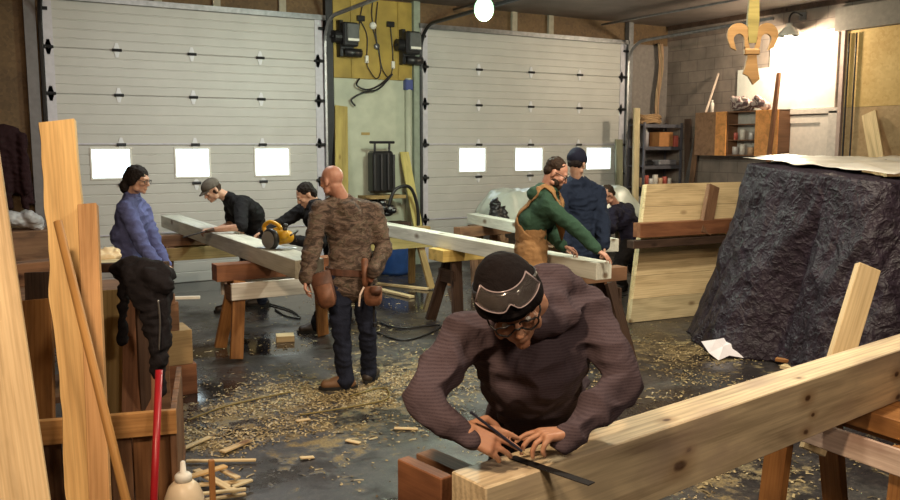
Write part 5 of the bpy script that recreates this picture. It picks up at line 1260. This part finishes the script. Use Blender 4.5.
# navy jacket and beanie, back turned
J = joints(head=(5.219, 6.433, 1.707), neck=(5.253, 6.469, 1.530), shL=(5.062, 6.475, 1.438), shR=(5.493, 6.450, 1.407), mid=(5.273, 6.452, 1.168), hipL=(5.142, 6.389, 0.846), hipR=(5.371, 6.392, 0.831),
           elL=(4.961, 6.352, 1.151), wrL=(4.897, 6.175, 0.961), elR=(5.434, 6.282, 1.134), wrR=(5.309, 6.116, 0.933), knL=(5.093, 6.284, 0.412), anL=(5.111, 6.312, 0.030), knR=(5.325, 6.309, 0.397), anR=(5.402, 6.372, 0.015), toeL=(0.712, 0.617, -0.112), toeR=(0.834, 0.430, -0.099))
J['anL'].z = J['anR'].z = .10
J['F'] = hframe((0.775, 0.429, -0.347), (0, 0, 1))
t = newperson('tall man in navy jacket and navy beanie behind the green fleece man', J, SK1,
    [dict(w=J['wrL'], d=(-0.122, -0.403, -0.856), n=(0.790, -0.235, -0.025), t=(0.539, 0.719, -0.112)), dict(w=J['wrR'], d=(-0.208, -0.353, -0.856), n=(-0.589, 0.577, -0.025), t=(0.539, 0.719, -0.112))])
eyes(J, t)
hair(J, t, HAIRD, [((0, -.05, -.02), (.078, .058, .055))])
BEAN = cloth('navy_knit', (.020, .022, .042), (.011, .012, .024), 400); h_ = dome('beanie', J, t, BEAN, (0, -.014, .046), (.088, .108, .100), .0, .30, .008)
dome('beanie_cuff', J, t, BEAN, (0, -.014, .040), (.094, .114, .080), .006, .30, .008, 0, h_)
def ex(b, J=J): cap(b, J['neck']+V((0, 0, .05)), J['neck']-V((0, 0, .03)), .068, .09)
top(J, t, NAVY, .034, 'jacket', hem=.22, extra=ex, seed=13, belly=1.1, wr=.014)
b = bmesh.new(); cap(b, J['neck']+V((0, 0, .035)), J['neck']+V((0, 0, .062)), .070, .066); fuse('collar', b, plain('light_collar', (.42, .36, .30), .8), t, .008, 1)
trousers(J, t, DKTR, seed=14)
for s in 'LR': shoe('boot', J, s, t)

# man in midnight sweater bending at the far right
J = joints(head=(7.189, 8.246, 1.245), neck=(7.365, 8.249, 1.085), shL=(7.169, 8.119, 1.011), shR=(7.596, 8.294, 1.047), mid=(7.510, 8.174, 0.837), hipL=(7.428, 8.093, 0.589), hipR=(7.679, 8.177, 0.578),
           elL=(7.063, 7.993, 0.836), wrL=(6.844, 7.949, 0.938), elR=(7.364, 8.144, 0.847), wrR=(6.987, 8.020, 0.875), knL=(7.232, 8.053, 0.322), anL=(7.355, 8.105, 0.058), knR=(7.567, 8.120, 0.289), anR=(7.724, 8.165, 0.031), toeL=(-0.941, -0.021, 0.062), toeR=(-0.855, -0.072, 0.062))
J['anL'].z = J['anR'].z = .10
J['F'] = hframe((-0.838, -0.004, -0.531), (0, 0, 1))
t = newperson('man with glasses in midnight blue sweater bending forward beside the pine board panels', J, SK2,
    [dict(w=J['wrL'], d=(-0.771, 0.267, 0.322), n=(0.116, -0.198, -0.893), t=(0.680, 0.564, 0.198), curl=(.5, .5, .5, .5)), dict(w=J['wrR'], d=(-0.777, 0.256, 0.223), n=(0.116, -0.198, -0.893), t=(-0.126, -0.804, 0.397), curl=(.5, .5, .5, .5))])
eyes(J, t); glasses(J, t)
hair(J, t, HAIRB, [((0, -.036, .046), (.082, .084, .078)), ((0, -.068, -.006), (.076, .045, .062))])
top(J, t, MIDN, .024, 'sweater', hem=.10, seed=15)
trousers(J, t, DKTR, .020, seed=16)
for s in 'LR': shoe('boot', J, s, t)

# man in the foreground, marking the near beam
J = joints(head=(1.349, 1.947, 1.432), neck=(1.533, 2.066, 1.379), shR=(1.331, 2.150, 1.304), shL=(1.726, 2.038, 1.332), mid=(1.638, 2.203, 1.142), hipR=(1.664, 2.363, 0.898), hipL=(1.842, 2.328, 0.892),
           elR=(1.127, 2.061, 1.157), wrR=(1.171, 1.922, 1.093), elL=(1.726, 1.874, 1.163), wrL=(1.483, 1.837, 1.057), knR=(1.609, 2.326, 0.419), knL=(1.805, 2.279, 0.408), anR=(1.624, 2.342, 0.025), anL=(1.836, 2.298, 0.019), toeR=(-0.504, -0.855, 0.124), toeL=(-0.417, -0.906, 0.124), w=1.04)
for s in 'LR':
    h_ = J['hip'+s]; J['kn'+s] = V((h_.x, h_.y, .52)) + V((-0.025, -0.043, 0.006)); J['an'+s] = V((h_.x, h_.y, .10))
J['F'] = hframe((-0.302, -0.788, -0.531), (-0.512, -0.358, 0.776))
FJ = J
t = newperson('foreground man in mauve hoodie and black beanie with goggles bending over the near beam', J, SK3,
    [dict(w=J['wrR'], d=(0.735, -0.565, -0.268), n=(0.282, 0.676, -0.645), t=(0.561, 0.361, 0.732), curl=(.20, .24, .30, .38), spread=.03, thumb=.9, s=1.06, r=.0090),
     dict(w=J['wrL'], d=(-0.899, 0.207, 0.035), n=(-0.149, -0.056, -0.992), t=(0.201, 0.932, -0.012), curl=(.24, .42, .52, .62), spread=.16, thumb=.2, s=1.02, r=.0088)], voxel=.0045, g=-.012)
eyes(J, t); gs = glasses(J, t)
hair(J, t, HAIRD, [((0, -.050, -.01), (.080, .060, .055)), ((.068, .0, -.004), (.014, .02, .03)), ((-.068, .0, -.004), (.014, .02, .03))])
be = dome('beanie', J, t, KNIT, (0, -.010, .046), (.089, .112, .104), .016, .25, .008, .003)
dome('beanie_cuff', J, t, KNIT, (0, -.008, .030), (.096, .119, .070), .018, .25, .010, .002, be)
# clear safety goggles pushed up on the beanie
ti = t.matrix_basis.inverted(); c, F = J['head'], J['F']
def gp(a, z, o=0.0):
    k = math.sqrt(max(.05, 1-((z-.040)/.108)**2)); return ti@(c+F@V((math.sin(a)*(.094+o)*k, -.010+math.cos(a)*(.117+o)*k, z)))
GL0, GL1 = .078, .122
b = bmesh.new(); rows = []
for i in range(29):
    a = R(-68+136*i/28); lo = GL0+.018*math.exp(-(a/.14)**2); rows.append([b.verts.new(gp(a, lo+(GL1-lo)*k/4, .012)) for k in range(5)])
for i in range(28):
    for k in range(4): b.faces.new((rows[i][k], rows[i+1][k], rows[i+1][k+1], rows[i][k+1]))
gm, gnt, gb = mat('clear_lens'); gb.inputs['Base Color'].default_value = (.9, .85, .85, 1); gb.inputs['Transmission Weight'].default_value = .96; gb.inputs['Roughness'].default_value = .12; gb.inputs['IOR'].default_value = 1.45; gb.inputs['Coat Weight'].default_value = 1.0; gb.inputs['Coat Roughness'].default_value = .03
gg = bpy.data.objects.new('safety_goggles', None); COL.objects.link(gg); gg.parent = t
o = put('lens', done(b, True), gm, gg); q = o.modifiers.new('t', 'SOLIDIFY'); q.thickness = .003
b = bmesh.new()
tube(b, [gp(R(-68+136*i/28), GL1, .013) for i in range(29)], .0022, 8); tube(b, [gp(R(-68+136*i/28), GL0+.018*math.exp(-(R(-68+136*i/28)/.14)**2), .013) for i in range(29)], .0018, 8)
for a in (-68, 68): tube(b, [gp(R(a), GL0, .013), gp(R(a), GL1, .013)], .0030, 8)
put('goggle_frame', done(b, True), plain('clear_frame', (.34, .28, .30), .12, var=0), gg)
b = bmesh.new(); A = []
for i in range(33):
    a = R(68+224*i/32); zz = .095-.070*math.sin((a-R(68))/R(224)*math.pi); A.append((b.verts.new(gp(a, zz-.008, .006)), b.verts.new(gp(a, zz+.008, .006))))
for i in range(32): b.faces.new((A[i][0], A[i+1][0], A[i+1][1], A[i][1]))
o = put('goggle_strap', done(b, True), BLKP, gg); o.modifiers.new('t', 'SOLIDIFY').thickness = .003
def ex(b, J=J):
    n = J['neck']; lt = (J['shL']-J['shR']).normalized()
    for k in range(11): a = k/11*6.283; ell(b, n+lt*(.095*math.cos(a))+V((0, 0, -.01+.02*math.sin(a)))+V((0.488, 0.828, 0.031))*(.085*math.sin(a)), (.05, .05, .045), None, 14, 8)
    ell(b, n+V((0.626, 0.570, 0.020))*.13, (.13, .10, .075), None, 16, 10)
    for q, r_ in (((1.622, 2.092, 1.443), .062), ((1.687, 2.097, 1.414), .060), ((1.737, 2.087, 1.385), .060), ((1.587, 2.115, 1.456), .055), ((1.593, 2.034, 1.404), .05)): ell(b, q, (r_, r_, r_*.85), None, 14, 10)
    cap(b, (J['shL']+J['shR'])/2-V((0, 0, .12)), (J['hipL']+J['hipR'])/2+V((0, 0, .06)), .135, .135, 20, 1.2, J['shL']-J['shR'])
    for s in 'LR': cap(b, J['el'+s].lerp(J['wr'+s], .90), J['el'+s].lerp(J['wr'+s], 1.07), .051, .048); cap(b, J['sh'+s], J['el'+s], .075, .058); cap(b, J['el'+s], J['el'+s].lerp(J['wr'+s], .9), .058, .042)
top(J, t, MAUVE, .014, 'hoodie', (1.10, 1.10), hem=.14, extra=ex, seed=17, voxel=.006, wr=.024, belly=1.12, wf=6.5, sm_it=18)
trousers(J, t, DKTR, .016, seed=18)
for s in 'LR': shoe('boot', J, s, t)
# rule and pencil
ra = V((1.356, 1.945, 0.974)); rb = V((1.429, 1.673, 0.974))
tag(plank('steel_rule', ra, rb, .030, .003, DKMET, bev=.0005), 'dark steel rule held on the near beam and sticking out past its edge', 'ruler')
pc = thing('pencil', 'dark pencil in the right hand of the man marking the near beam', 'pencil', (1.316, 1.829, 1.043))
pa = V((1.327, 1.831, 1.023)); pb = V((1.178, 1.891, 1.155)); bm = bmesh.new(); tube(bm, [(pb-pa)+V(pa)-V((1.316, 1.829, 1.043)), (pa-V((1.316, 1.829, 1.043)))+(pb-pa)*.09], .0042, 6); put('barrel', done(bm), plain('pencil_dark', (.03, .03, .05), .4), pc)
bm = bmesh.new(); tube(bm, [(pa-V((1.316, 1.829, 1.043)))+(pb-pa)*.09, pa-V((1.316, 1.829, 1.043))], [.0042, .0006], 6); put('point', done(bm), PINE, pc)

# ------------------------------------------------------------------ light and camera
def lamp(nm, kind, loc, energy, col, size=.1, target=None):
    l = bpy.data.lights.new(nm, kind); l.energy = energy; l.color = col
    if kind == 'AREA': l.shape = 'DISK'; l.size = size
    else: l.shadow_soft_size = size
    o = bpy.data.objects.new(nm, l); COL.objects.link(o); o.location = loc
    if target is not None: o.rotation_euler = (V(target)-V(loc)).to_track_quat('-Z', 'Y').to_euler()
    return o
lamp('green_lamp_light', 'POINT', V((5.009, 7.786, 3.326))-V((0, 0, .22)), 265, (.84, 1.0, .82), .12)
lamp('dome_lamp_light', 'POINT', (11.26, 8.83, 3.46), 190, (1.0, .84, .60), .06)
lamp('bay_lamp_left', 'AREA', (-.6, 1.0, 3.9), 145, (1.0, .73, .47), .5, (0.1, 4.2, .8))
lamp('bay_lamp_right', 'AREA', (3.1, 2.7, 3.98), 120, (1.0, .86, .66), .4, (4.2, 4.2, 0))
lamp('shop_lamp_mid', 'AREA', (2.6, 8.4, 4.0), 75, (.97, 1.0, .97), .6, (2.6, 8.4, 0))  # unseen ceiling light added for ambient light over the far work
lamp('shop_lamp_right', 'AREA', (4.9, 3.9, 4.0), 120, (1.0, .90, .70), .3, (6.2, 6.2, .6))  # unseen light added to brighten the pine panels
lamp('front_fill_light', 'AREA', (1.2, -1.6, 3.9), 75, (1.0, .80, .60), .6, (1.6, 2.4, .6))  # unseen fill added behind the camera to lift the near beam's front
w = bpy.data.worlds.new('w'); SC.world = w; w.use_nodes = True
w.node_tree.nodes['Background'].inputs[0].default_value = (.5, .5, .6, 1); w.node_tree.nodes['Background'].inputs[1].default_value = .05

cd = bpy.data.cameras.new('camera'); cam = bpy.data.objects.new('camera', cd); COL.objects.link(cam)
cam.location = (0, 0, 1.88); cd.sensor_width = 36; cd.lens = 840/900*36
cam.rotation_euler = (R(90-7.125), 0, -R(30.5))
cd.clip_start = .05
SC.camera = cam
SC.view_settings.view_transform = 'Standard'; SC.view_settings.look = 'None'; SC.view_settings.gamma = 1; SC.view_settings.use_curve_mapping = False
SC.view_settings.exposure = 0.0
